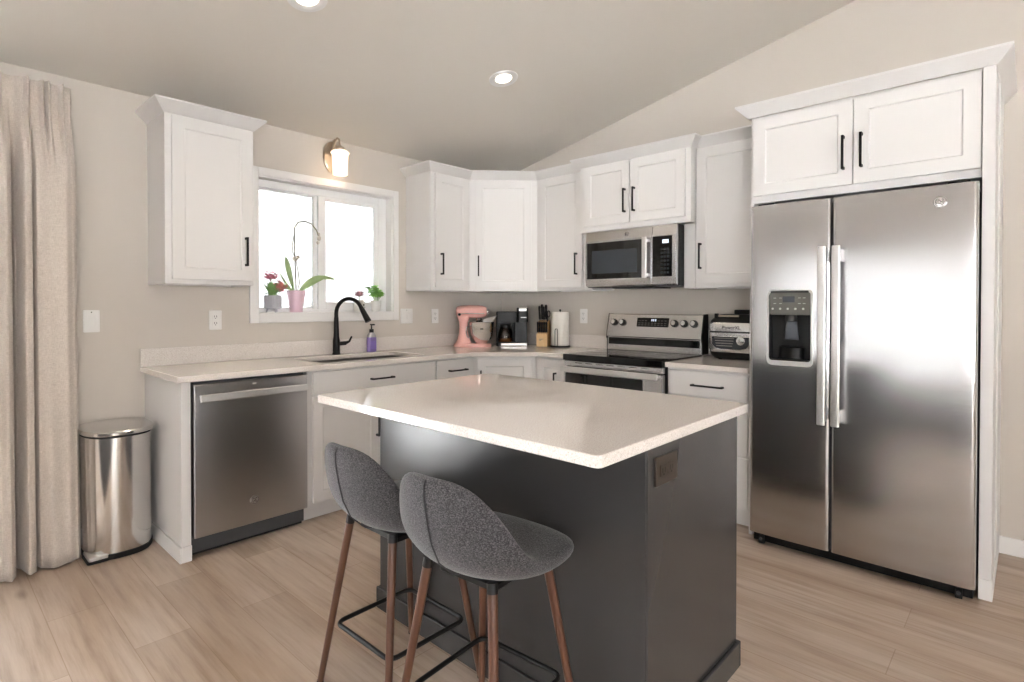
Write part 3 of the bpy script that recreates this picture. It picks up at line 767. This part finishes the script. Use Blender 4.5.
s2 = dup(s1); s2.location = (-2.678, -2.527, 0); s2.rotation_euler.z = .08
s1['label'] = 'grey tweed bar stool with walnut legs, further along the island by the sink cabinets'
s2['label'] = 'grey tweed bar stool with walnut legs, nearest the viewer, its seat fully in view'
for o in (s1, s2): o['group'] = 'bar stools at the island'

# ------------------------------------------------------------------ things on the counter
# stand mixer, head pointing along local +x
t = thing('stand_mixer', 'pink stand mixer with a steel bowl in the counter corner', 'mixer', (-.575, -.215, CT1), math.radians(-47))
def ell(cx, w, d, z, n=28): return [(cx+w*math.cos(2*PI*k/n), d*math.sin(2*PI*k/n), z) for k in range(n)]
b = B(); b.loft([ell(.0, .158, .098, 0), ell(.0, .160, .100, .010), ell(.0, .156, .097, .022), ell(-.005, .145, .088, .028)])
base = b.build('base', M_pink, t)
b = B(); b.loft([ell(-.075, .075, .080, .02), ell(-.076, .054, .062, .06), ell(-.076, .039, .050, .11), ell(-.076, .034, .045, .16), ell(-.076, .037, .047, .20), ell(-.074, .050, .052, .235), ell(-.070, .062, .056, .255)])
b.build('column', M_pink, t)
b = B(); rings = []
for x, r, rz, zc_ in ((-.140, .012, .012, .292), (-.136, .034, .032, .292), (-.125, .050, .045, .291), (-.095, .058, .052, .291), (-.03, .061, .055, .291), (.05, .059, .054, .291), (.085, .054, .049, .291), (.108, .046, .042, .291), (.118, .034, .033, .291), (.121, .016, .016, .291)):
    rings.append([(x, r*math.cos(2*PI*k/24), zc_+rz*math.sin(2*PI*k/24)) for k in range(24)])
hd = b.loft(rings).build('head', M_pink, t)
B().tube([(-.12, -.050, .272), (-.05, -.0605, .276), (.06, -.0575, .276), (.10, -.050, .276)], .0045, 8).build('trim_band', M_chrome, hd)
B().lathe([(.022, 0), (.022, .016), (.016, .02)], (.117, 0, .291), 20, 'x').build('hub_cap', M_chrome, hd)
B().lathe([(.012, 0), (.010, .014)], (-.105, -.055, .268), 14, 'y').build('speed_knob', M_blackplastic, hd)
B().lathe([(.042, .205), (.046, .238)], (.07, 0, 0), 22).build('planetary', M_chrome, hd)
bw = B().lathe([(.045, .024), (.047, .034), (.052, .040), (.078, .062), (.094, .10), (.101, .15), (.104, .2), (.107, .204), (.104, .206), (.098, .16), (.088, .10)], (.075, 0, 0), 32, cap=False).build('mixing_bowl', M_chrome, t)
B().tube([(-.02, -.04, .17), (-.045, -.055, .165), (-.05, -.058, .12), (-.04, -.05, .08), (-.01, -.035, .075)], .005, 8).build('bowl_handle', M_chrome, bw)
B().loft([ell(.075, .05, .05, .028), ell(.075, .046, .046, .045)]).build('bowl_plate', M_pink, t)
b = B(); b.loft([[(.085, -.08, .206), (.165, -.07, .206), (.165, .07, .206), (.085, .08, .206)], [(.095, -.085, .232), (.21, -.075, .262), (.21, .075, .262), (.095, .085, .232)]])
so = b.build('pouring_shield', M_clear, t, bevel=.006)

# coffee maker facing the room diagonally
t = thing('coffee_maker', 'black drip coffee maker with glass carafe in the counter corner', 'coffee maker', (-.222, -.348, CT1), -PI/4)
B().prism(rrect(-.145, .118, -.115, .105, .02), 0, .028).build('base', M_blackplastic, t, bevel=.003)
B().prism(rrect(-.145, .118, .005, .105, .012), .028, .29).build('water_tank', M_blackplastic, t, bevel=.003)
B().prism(rrect(-.145, .03, -.105, .0045, .012), .20, .292).build('brew_head', M_blackplastic, t, bevel=.004)
B().prism(rrect(.008, .118, -.098, .0045, .006), .028, .1995).build('pod_tower', M_blackplastic, t, bevel=.003)
ph = B().prism(rrect(.0305, .125, -.118, .0045, .022), .20, .325).build('pod_head', M_blackplastic, t, bevel=.006)
B().prism(rrect(.046, .112, .296, .318, .006), -.122, -.117, 'y').build('head_panel', M_handle, ph, bevel=.001)
B().box(.062, .112, -.1235, -.1215, .238, .246).build('pod_lever', M_handle, ph, bevel=.001)
B().box(-.105, .116, -.121, -.1152, .004, .024).build('drip_tray', M_handle, t, bevel=.002)
cr = B().lathe([(.05, .030), (.062, .04), (.066, .08), (.058, .125), (.046, .15), (.044, .156), (.0425, .15), (.055, .122), (.063, .08), (.059, .042), (.04, .033)], (-.068, -.052, 0), 28, cap=False).build('carafe', M_carafe, t)
B().lathe([(.0, .033), (.058, .036), (.061, .062), (0, .0625)], (-.068, -.052, 0), 24).build('coffee', M_coffee, cr)
B().lathe([(.046, .157), (.047, .176), (.03, .184)], (-.068, -.052, 0), 24).build('carafe_lid', M_blackplastic, cr)
B().tube([(-.028, -.082, .15), (-.005, -.104, .148), (0, -.108, .11), (-.008, -.100, .07)], .006, 8).build('carafe_handle', M_blackplastic, cr)

# knife block and its knives
t = thing('knife_block', 'light wood knife block between the coffee maker and the paper towels', 'knife block', (-.128, -.615, CT1), math.radians(-62))
b = B(); b.prism([(-.075, 0), (-.075, .108), (-.030, .108), (-.030, 0)], -.046, .046, 'x'); b.build('front_block', M_block, t, bevel=.002)
b = B(); b.prism([(-.0295, 0), (-.0295, .155), (-.012, .205), (.055, .218), (.075, .10), (.075, 0)], -.046, .046, 'x'); b.build('rear_block', M_blockside, t, bevel=.002)
b = B()
for k in range(3): b.box(-.022, -.005+.010*k, -.0758, -.0748, .050+.006*k, .053+.006*k)
b.build('label_mark', M_labelgrey, t, smooth=0)
kb = t
def knife(label, group, x, y, z, tilt, L, r, shears=False):
    bpy.context.view_layer.update()
    k = thing('knife', label, 'knife', kb.matrix_world @ Vector((x, y, z)), math.radians(-62), group)
    A = Matrix.Rotation(tilt, 4, 'X')
    b = B(); b.T = A
    sec = lambda w, d, z: [(w*math.cos(2*PI*i/12), d*math.sin(2*PI*i/12), z) for i in range(12)]
    b.loft([sec(r*.7, r, .004), sec(r*.62, r*1.05, L*.3), sec(r*.6, r*1.0, L*.6), sec(r*.7, r*1.35, L*.9), sec(r*.5, r*.9, L)])
    h = b.build('handle', M_black, k)
    b = B(); b.T = A; b.box(-.0012, .0012, -r, r, -.012, .006); b.build('bolster', M_chrome, k)
    for q in (.3, .6):
        b = B(); b.T = A; b.frustum((-r*.72, 0, L*q), (r*.72, 0, L*q), .0016, .0016, 8); b.build('rivet', M_chrome, h)
    return k
ordn = ['leftmost', 'second from left', 'third from left', 'third from right', 'second from right', 'rightmost']
for i in range(6):
    knife('black-handled steak knife, %s in the lower row of the knife block' % ordn[i], 'steak knives in the knife block', -.038+.0152*i, -.0525, .116, .10, .092, .0105)
for i, (x, y, z, tl, L, r, nm) in enumerate(((-.030, -.006, .222, .22, .12, .0135, 'left of the upper row'), (-.012, .012, .225, .22, .13, .0145, 'second in the upper row'), (.006, -.004, .222, .22, .115, .0135, 'middle of the upper row'), (.020, .028, .226, .2, .125, .0145, 'beside the shears'))):
    knife('large black-handled kitchen knife, %s of the knife block' % nm if 'row' not in nm else 'large black-handled kitchen knife, %s in the knife block' % nm, 'large knives in the knife block', x, y, z, tl, L, r)
bpy.context.view_layer.update()
k = thing('kitchen_shears', 'black kitchen shears with loop handles on the right side of the knife block', 'scissors', kb.matrix_world @ Vector((.036, -.004, .220)), math.radians(-62))
for s_ in (-1, 1):
    b = B(); b.tube([(s_*.011+.011*math.cos(a), -.012, .052+.026*math.sin(a)) for a in [2*PI*q/16 for q in range(16)]], .0042, 8, True); b.build('loop', M_black, k)
B().tube([(0, -.011, -.012), (0, -.012, .034)], .006, 8).build('shank', M_black, k)

# paper towels
t = thing('paper_towel_holder', 'black wire paper towel stand left of the range', 'holder', (-.105, -.775, CT1))
B().lathe([(.085, 0), (.085, .008), (.08, .012)], n=32).build('base', M_black, t, smooth=35)
B().frustum((0, 0, .012), (0, 0, .30), .005, .005, 12).build('post', M_black, t); B().ball((0, 0, .304), .009).build('finial', M_black, t)
a0 = math.radians(-115-50)
px_, py_ = .080*math.cos(a0), .080*math.sin(a0); tx_, ty_ = -math.sin(a0), math.cos(a0)
b = B(); b.tube([(px_+tx_*.012, py_+ty_*.012, .010), (px_+tx_*.012, py_+ty_*.012, .14), (px_+tx_*.006, py_+ty_*.006, .152), (px_-tx_*.006, py_-ty_*.006, .152), (px_-tx_*.012, py_-ty_*.012, .14), (px_-tx_*.012, py_-ty_*.012, .010)], .0025, 8)
b.build('tension_arm', M_black, t)
pr = thing('paper_towel_roll', 'white paper towel roll standing on the black wire stand', 'paper towel', (-.105, -.775, CT1+.013))
b = B(); b.lathe([(.02, 0), (.071, .0), (.0725, .003), (.0725, .272), (.071, .276), (.02, .276), (.02, 0)], n=40, cap=False); b.build('towel_sheets', M_paper, pr)
B().lathe([(.0195, .0), (.0195, .276), (.017, .276), (.017, .0), (.0195, 0)], n=24, cap=False).build('cardboard_core', M_block, pr)

# air fryer grill
t = thing('air_fryer', 'stainless and black indoor grill air fryer between the range and the fridge', 'air fryer', (0, -2.098, CT1), RB)
def sq(x0, x1, y0, y1, r, z): return [(x, y, z) for x, y in rrect(x0, x1, y0, y1, r, 6)]
X0, X1, Y0, Y1 = .006, .366, -.285, -.035
B().loft([sq(X0+.03, X1-.03, Y0+.02, Y1-.02, .05, .008), sq(X0+.012, X1-.012, Y0+.008, Y1-.008, .055, .03), sq(X0+.006, X1-.006, Y0+.002, Y1-.002, .06, .05)]).build('base', M_blackplastic, t)
for x in (X0+.07, X1-.07):
    for y in (Y0+.06, Y1-.06): B().lathe([(.012, 0), (.012, .009)], (x, y, 0), 12).build('foot', M_rubber, t)
bd = B().loft([sq(X0+.006, X1-.006, Y0+.002, Y1-.002, .06, .0505), sq(X0, X1, Y0-.002, Y1, .06, .07), sq(X0, X1, Y0-.002, Y1, .06, .172)]).build('body', M_steel, t)
B().loft([sq(X0+.004, X1-.004, Y0+.003, Y1-.004, .06, .1725), sq(X0+.004, X1-.004, Y0+.003, Y1-.004, .06, .182)]).build('lid_gap', M_slot, t)
lid = B().loft([sq(X0, X1, Y0-.002, Y1, .06, .1825), sq(X0, X1, Y0-.002, Y1, .06, .225), sq(X0+.006, X1-.006, Y0+.004, Y1-.004, .055, .236)]).build('lid', M_steel, t)
B().loft([sq(X0+.008, X1-.008, Y0+.006, Y1-.006, .055, .2365), sq(X0+.012, X1-.012, Y0+.012, Y1-.01, .05, .25), sq(X0+.05, X1-.05, Y0+.04, Y1-.03, .04, .286), sq(X0+.07, X1-.07, Y0+.06, Y1-.04, .03, .29)]).build('lid_top', M_blackplastic, lid)
B().prism(rrect(X0+.13, X1-.01, Y1-.13, Y1-.02, .02), .288, .318).build('vent_housing', M_black, lid, bevel=.006)
B().prism(rrect(X0+.07, X0+.20, -.262, -.243, .006), .272, .284).build('lid_handle', M_nickel, lid, bevel=.003)
B().prism(rrect(X0+.045, X0+.062, -.262, -.225, .005), .262, .294).build('lid_latch', M_black, lid, bevel=.003)
B().prism([(X0+.04, .152), (X0+.04, .098), (X0+.06, .076), (X0+.10, .066), (X0+.22, .066), (X0+.26, .076), (X0+.28, .098), (X0+.28, .152)], Y0-.006, Y0-.001, 'y').build('control_panel_rim', M_chrome, bd, bevel=.002)
cp = B().prism([(X0+.045, .148), (X0+.045, .099), (X0+.063, .080), (X0+.102, .071), (X0+.218, .071), (X0+.257, .080), (X0+.275, .099), (X0+.275, .148)], Y0-.0072, Y0-.0055, 'y').build('control_panel', M_keypad, bd)
B().lathe([(.026, 0), (.026, .006), (.022, .008)], (X0+.225, Y0-.0072, .125), 24, 'y').build('dial', M_steel, cp)
b = B()
for r_ in range(4): b.box(X0+.06+.004*r_, X0+.185-.004*r_, Y0-.0082, Y0-.007, .137-.016*r_, .141-.016*r_)
b.build('panel_marks', M_labelgrey, cp, smooth=0)
text('PowerXL', 'logo_lettering', .030, M_slot, lid, (X0+.165, Y0-.0028, .205))

# soap
t = thing('soap_bottle', 'lavender hand soap pump bottle on the counter by the faucet', 'soap', (-1.452, -.058, CT1))
B().prism(rrect(-.031, .031, -.026, .026, .014), 0, .098).build('bottle', M_soap, t, bevel=.004)
B().prism(rrect(-.024, .024, .018, .072, .004), -.0268, -.0258, 'y').build('label', M_label, t)
B().loft([[(x, y, .0982) for x, y in rrect(-.030, .030, -.025, .025, .013)], [(x*.92, y*.92, .112) for x, y in rrect(-.030, .030, -.025, .025, .013)], [(x*.45, y*.5, .13) for x, y in rrect(-.030, .030, -.025, .025, .013)]]).build('shoulder', M_clear, t)
t.scale = (1, 1, 1.1)
pm = B().lathe([(.0165, .13), (.0165, .152), (.006, .154), (.0045, .178)], n=18).build('pump', M_blackplastic, t)
B().prism(rrect(-.010, .010, -.034, .010, .006), .178, .188).build('nozzle', M_blackplastic, pm, bevel=.002)

# wall plates
def plate(label, loc, rot, kind, w=.072, h=.118):
    nm = 'outlet' if kind == 'outlet' else 'light_switch'
    t = thing(nm, label, 'outlet' if kind == 'outlet' else 'switch', loc, rot)
    B().prism(rrect(-w/2, w/2, -h/2, h/2, .005), -.006, -.0005, 'y').build('cover_plate', M_plate, t, bevel=.0015)
    if kind == 'outlet':
        for z in (-.02, .02):
            f = B().prism(rrect(-.017, .017, z-.015, z+.015, .006), -.008, -.0055, 'y').build('socket_face', M_plate, t)
            b = B(); b.box(-.0075, -.005, -.0085, -.0078, z-.003, z+.008); b.box(.005, .0075, -.0085, -.0078, z-.003, z+.008); b.lathe([(.0025, 0), (.0025, .0006)], (0, -.008, z-.009), 8, 'y')
            b.build('socket_slots', M_slot, f, smooth=0)
    else:
        for x in ((-.023, .023) if w > .1 else (0,)):
            b = B(); b.prism([(-.006, -.033), (-.0085, -.033), (-.0065, 0), (-.0105, .033), (-.006, .033)], x-.0165, x+.0165, 'x'); b.build('rocker', M_plate, t, bevel=.001)
        B().lathe([(.003, 0), (.003, .001)], (0, -.006, .047), 8, 'y').build('screw', M_slot, t)
plate('white switch plate on the wall between the curtain and the left wall cabinet', (-3.128, 0, 1.174), 0, 'switch')
plate('white outlet on the wall above the dishwasher counter', (-2.516, 0, 1.168), 0, 'outlet')
plate('double white rocker switch beside the window casing', (-1.094, 0, 1.173), 0, 'switch', .116)
plate('white outlet under the narrow wall cabinet, left of the pink mixer', (-.805, 0, 1.169), 0, 'outlet')
plate('white outlet on the wall behind the paper towel roll', (0, -.941, 1.17), RB, 'outlet')

# ------------------------------------------------------------------ plants on the sill
SZ = WZ0+.006
def leaf(b, base, tip, w, up=Vector((0, 0, 1)), sag=0., n=7, fold=.15):
    base, tip = Vector(base), Vector(tip); d = tip-base
    side = d.cross(up); side = side.normalized() if side.length > 1e-5 else Vector((1, 0, 0)); nrm = side.cross(d).normalized()
    rings = []
    for k in range(n+1):
        u = k/n; ww = w*max(.06, math.sin(PI*min(1, .08+u*.92))**.75)
        c = base+d*u+nrm*(sag*math.sin(PI*u))
        t_ = .0012
        rings.append([c-side*ww+nrm*(fold*ww), c-nrm*0+nrm*t_, c+side*ww+nrm*(fold*ww), c-nrm*t_])
    b.loft(rings)
def pot(t, prof, m, nm='pot', n=28):
    return B().lathe(prof, n=n, cap=True).build(nm, m, t)
# kalanchoe
t = thing('flowering_plant', 'pink flowering plant in a ribbed grey footed pot on the sill', 'plant', (-2.150, .026, SZ))
pt_ = pot(t, [(.040, .022), (.047, .026), (.051, .060), (.052, .108), (.052, .112), (.047, .112), (.045, .098), (0, .098)], M_greypot)
for k in range(3):
    a = PI/6+2*PI*k/3; B().frustum((.034*math.cos(a), .034*math.sin(a), .025), (.040*math.cos(a), .040*math.sin(a), 0), .008, .005, 10).build('pot_foot', M_greypot, pt_)
b = B()
for k in range(24): b.tube([(.052*math.cos(2*PI*k/24), .052*math.sin(2*PI*k/24), z) for z in (.032, .07, .106)], .0022, 5)
o = b.build('pot_ribs', M_greypot, pt_)
B().lathe([(.045, .0985), (.03, .102), (0, .104)], n=20).build('soil', M_soil, t)
b = B()
for k in range(60):
    a = random.uniform(0, 2*PI); r0 = random.uniform(0, .02); r1 = random.uniform(.03, .082); z1 = random.uniform(.12, .205)
    leaf(b, (r0*math.cos(a), r0*math.sin(a), .10), (r1*math.cos(a), .7*r1*math.sin(a), z1), .016, sag=.008)
b.build('leaves', M_leaf, t)
for (x, y, z, n_, m_) in ((-.018, -.012, .232, 60, M_petal), (.030, -.03, .172, 80, M_petalred), (.062, .0, .165, 40, M_petal)):
    B().tube([(0, 0, .10), (x*.5, y*.5, z*.7), (x, y, z-.012)], .0022, 6).build('stem', M_leaf, t)
    b = B()
    for k in range(n_):
        p = Vector((x, y, z))+Vector((random.gauss(0, .017), random.gauss(0, .012), random.gauss(0, .013)))
        for q in range(4):
            a = q*PI/2+random.uniform(0, 1); d_ = Vector((math.cos(a), math.sin(a)*.5, math.sin(a)*.6+.3))*.014
            leaf(b, p, p+d_, .0062, n=3)
    b.build('blossom', m_, t)
# orchid
t = thing('orchid_plant', 'orchid with arching bare spike in a pale pink pot on the sill', 'plant', (-1.988, .030, SZ))
pot(t, [(.040, 0), (.043, .004), (.0405, .012), (.0425, .022), (.052, .09), (.062, .142), (.0625, .147), (.058, .147), (.055, .13), (0, .13)], M_orchidpot)
B().lathe([(.0548, .1305), (.03, .136), (0, .138)], n=20).build('bark', M_soil, t)
def oleaf(pts, w):
    b = B(); P = [Vector(p) for p in pts]; n = len(P); rings = []
    for i, p in enumerate(P):
        d = (P[min(i+1, n-1)]-P[max(i-1, 0)]).normalized(); s_ = d.cross(Vector((0, -1, .25))).normalized(); nn = s_.cross(d)
        ww = w[i]; rings.append([p-s_*ww+nn*ww*.22, p-s_*ww*.5+nn*ww*.06, p+nn*.0, p+s_*ww*.5+nn*ww*.06, p+s_*ww+nn*ww*.22, p-nn*.0025])
    b.loft(rings); b.build('leaf', M_leafpale, t, sub=1)
oleaf([(-.012, 0, .135), (-.035, -.005, .20), (-.055, -.008, .27), (-.068, -.008, .33), (-.076, -.006, .375)], [.008, .018, .028, .025, .006])
oleaf([(-.015, -.008, .135), (-.06, -.02, .165), (-.095, -.02, .21), (-.122, -.016, .265)], [.008, .012, .012, .004])
oleaf([(-.01, -.015, .135), (-.05, -.025, .152), (-.090, -.028, .172), (-.125, -.025, .20)], [.008, .014, .014, .005])
oleaf([(.012, -.005, .135), (.055, -.015, .192), (.115, -.02, .238), (.19, -.022, .246), (.285, -.024, .232)], [.009, .017, .021, .021, .006])
oleaf([(.012, .005, .135), (.065, .0, .168), (.125, -.004, .205), (.175, -.005, .232), (.205, -.006, .238)], [.008, .014, .016, .015, .005])
B().tube([(0, 0, .13), (-.004, 0, .25), (-.010, -.004, .36), (-.014, -.008, .46), (-.018, -.012, .57), (.010, -.012, .612), (.06, -.010, .624), (.11, -.006, .612), (.150, -.002, .57), (.168, 0, .52), (.160, 0, .475)], .0042, 8).build('flower_spike', M_stem, t)
B().tube([(.008, .006, .13), (.026, .004, .20), (.012, .0, .29), (-.004, -.004, .36), (-.028, -.006, .41), (-.030, -.008, .46), (-.016, -.012, .535)], .0028, 6).build('stake', M_stem, t)
b = B(); b.ball((-.012, -.010, .362), .018, 10); b.ball((.008, -.012, .374), .012, 8); b.build('clip', M_bud, t)
b = B()
for p, r in (((.168, 0, .518), .014), ((.160, 0, .488), .011), ((.166, 0, .545), .010)): b.ball(p, r, 10, 1.3)
b.build('bud', M_bud, t)
# cow pot with a small pink bloom
t = thing('flowering_plant', 'tiny pink bloom in a spotted pot on the sill behind the faucet', 'plant', (-1.492, .045, SZ))
pt_ = pot(t, [(.034, 0), (.038, .004), (.042, .05), (.038, .082), (.034, .086), (.031, .078), (0, .076)], M_cow)
b = B()
for az, z, r in ((-1.2, .05, .014), (-.4, .03, .010), (-1.9, .02, .011), (-.9, .072, .008)):
    b.ball((.0385*math.cos(az), .0385*math.sin(az), z), r*.55, 8)
b.build('pot_spots', M_slot, pt_)
B().tube([(0, 0, .076), (.002, -.002, .11)], .003, 6).build('stem', M_leaf, t)
b = B()
for k in range(90):
    a = random.uniform(0, 2*PI); r = random.uniform(.006, .046); leaf(b, (0, 0, .112), (r*math.cos(a), r*math.sin(a), .122+random.uniform(0, .034)), .009, n=3)
b.build('blossom', mat('petal_dusty', srgb(206, 158, 168), .6), t)
# basil
t = thing('herb_plant', 'bright green leafy herb in a small white pot on the sill', 'plant', (-1.352, .035, SZ))
pot(t, [(.030, 0), (.033, .003), (.041, .075), (.042, .082), (.038, .083), (.036, .072), (0, .07)], M_whitepot)
B().lathe([(.0355, .0705), (.02, .073), (0, .074)], n=16).build('soil', M_soil, t)
b = B(); bs = B()
for k in range(12):
    a = 2*PI*k/12; r = .045 if k % 2 else .018; h = random.uniform(.13, .215)
    tip = (r*math.cos(a)*1.3, r*math.sin(a)*.9, h); bs.tube([(0.01*math.cos(a), .01*math.sin(a), .072), tip], .0016, 5)
    for q in range(9):
        an = random.uniform(0, 2*PI); zz = random.uniform(.45, 1.0); p = Vector((tip[0]*zz, tip[1]*zz, .072+(h-.072)*zz))
        L = random.uniform(.03, .05); leaf(b, p, p+Vector((L*math.cos(an), L*math.sin(an)*.8, random.uniform(-.008, .016))), .018, sag=.006, n=5, fold=.3)
bs.build('stems', M_leaf, t); b.build('leaves', M_basil, t)

# ------------------------------------------------------------------ lamps
t = thing('wall_sconce', 'lit nickel wall sconce with white glass shade above the window', 'wall lamp', (-1.742, 0, 2.325))
B().lathe([(.064, .0005), (.064, .010), (.058, .016)], (0, 0, -.02), 36, 'y', sx=1, sy=1.7).build('back_plate', M_nickel, t)
b = B(); b.tube([(0, -.014, .02), (0, -.035, .055), (0, -.055, .085), (0, -.085, .10), (0, -.112, .085), (0, -.12, .05), (0, -.12, .02)], .007, 12); b.tube([(0, -.016, .045), (0, -.03, .08), (0, -.05, .10)], .004, 8)
b.build('arm', M_nickel, t)
B().lathe([(.010, .045), (.030, .03), (.032, .006), (.028, 0)], (0, -.12, 0), 24).build('shade_cap', M_nickel, t)
B().lathe([(.024, .004), (.050, .004), (.064, -.010), (.058, -.018), (.055, -.028), (.050, -.160), (.046, -.160), (.050, -.030), (.024, 0)], (0, -.12, 0), 32, cap=False).build('lamp_shade', M_bulb, t)
light('sconce_light', 'POINT', (-1.742, -.12, 2.12), .15, (1, .80, .58), shadow_soft_size=.05)
sl = math.atan(.214)
for (x, y), lb in zip(LIGHTS, ('round recessed downlight in the ceiling over the corner cabinets', 'round recessed downlight at the top edge, over the sink side')):
    t = thing('recessed_light', lb, 'ceiling light', (x, y, ceil_z(y)), 0, 'recessed ceiling lights')
    t.rotation_euler = (-sl, 0, 0)
    tr_ = B().lathe([(.092, -.0005), (.090, -.005), (.072, -.008), (.058, -.004), (.052, -.0006)], n=40, cap=False).build('trim_ring', M_trim, t)
    B().lathe([(.0525, -.0008), (.05, -.003), (.02, -.006), (0, -.0065)], n=36).build('lens', M_lens, t)
    light('downlight', 'SPOT', (x, y, ceil_z(y)-.03), 5, (1, .88, .72), (0, 0, 0), spot_size=2.4, spot_blend=.8, shadow_soft_size=.06)

# ------------------------------------------------------------------ trash can
t = thing('trash_can', 'stainless step trash can beside the counter end panel', 'trash can', (-3.053, -.022, 0))
def dsh(w, d, z, n=22, sq_=.75):
    P = [(w, 0, z)]
    P = [(w*math.copysign(abs(math.cos(a))**sq_, math.cos(a)), -d*(.32+.68*abs(math.sin(a))**sq_) if True else 0, z) for a in [PI*k/n for k in range(n+1)]]
    return [(w, 0, z)]+P+[(-w, 0, z)]
B().loft([dsh(.148, .305, .0), dsh(.152, .310, .006), dsh(.152, .310, .028)]).build('base_ring', M_rubber, t)
B().loft([dsh(.149, .306, .0285), dsh(.149, .306, .600)]).build('body', M_can, t, smooth=30)
B().loft([dsh(.146, .302, .6005), dsh(.146, .302, .612)]).build('rim_gap', M_slot, t, smooth=30)
ld = B().loft([dsh(.156, .318, .6125), dsh(.158, .321, .616), dsh(.158, .321, .628), dsh(.154, .316, .634), dsh(.11, .24, .644), dsh(.04, .13, .647)]).build('lid', M_can, t, smooth=30)
B().box(-.162, -.150, -.10, -.02, .60, .632).build('hinge', M_handle, t, bevel=.003)
pd = B().prism(rrect(-.150, -.066, -.300, -.165, .012), .014, .032).build('pedal', M_handle, t, bevel=.004)
B().prism(rrect(-.156, -.060, -.306, -.16, .014), .002, .0135).build('pedal_pad', M_rubber, pd, bevel=.002)

# ------------------------------------------------------------------ curtain
t = thing('curtain', 'pleated beige linen curtain hanging to the floor beside the patio door', 'curtain', (-3.52, -.12, 0))
K = .30/83   # metres per width unit along the wall
MID = [(-36, -.02), (-30, -.07), (-22, -.05), (-18, .025), (-12, -.04), (-6, -.02), (0, -.055), (8, -.082), (13, -.05), (16, .055), (19.5, .03), (27, -.06), (33, -.05), (36, .004), (40, -.03), (52, -.052), (68, -.046), (78, -.022), (83, .015)]
TOP = [(-36, 0), (-30, -.04), (-24, 0), (-14, 0), (-10, -.04), (-5, 0), (0, -.02), (3, -.055), (7, .0), (15, .006), (27, -.015), (31, -.055), (34, 0), (43, .0), (46.5, -.045), (49.5, -.004), (52.5, -.045), (56, 0), (63, 0), (67, -.05), (70, 0), (76, .004), (77.5, .01)]
def interp(P, u):
    for (a, ya), (c, yc_) in zip(P, P[1:]):
        if u <= c: q = (u-a)/(c-a); q = q*q*(3-2*q); return ya+(yc_-ya)*q
    return P[-1][1]
NC, NR = 260, 44
b = B(); rows = []
for j in range(NR+1):
    h = j/NR; z = .008+2.332*h; row = []
    w_ = max(0, min(1, (h-.80)/.15)); w_ = w_*w_*(3-2*w_)
    for i in range(NC+1):
        u = i/NC
        um, ut = -36+119*u, -36+113.5*u
        x = (1-w_)*um+w_*ut
        y = (1-w_)*interp(MID, um)*(1.0+.35*(1-h)) + w_*interp(TOP, ut)
        fl = (1-h)**3
        row.append((.014+x*K, y-.05*fl+.006*math.sin(x*.21+5*h)*(1-h), z))
    rows.append(row)
b.loft(rows, closed=False)
cu = b.build('drape', M_linen, t, smooth=80); so = cu.modifiers.new('thick', 'SOLIDIFY'); so.thickness = .003; so.offset = 0
B().frustum((-2.35, .055, 2.29), (.28, .055, 2.29), .011, .011, 16).build('curtain_rod', M_black, t)
for x in (-2.3, .24): B().box(x-.008, x+.008, .055, .1195, 2.282, 2.298).build('rod_bracket', M_black, t)

# dark rug added out of view so the fridge doors mirror a dark area
rg = B().prism(rrect(-7.4, -3.95, -4.6, -.9, .02), 0.0005, .012).build('added_dark_rug', mat('rug_charcoal', srgb(48, 43, 41), .95), smooth=0)
tag(rg, 'unseen charcoal rug added to darken the fridge reflection', 'rug')
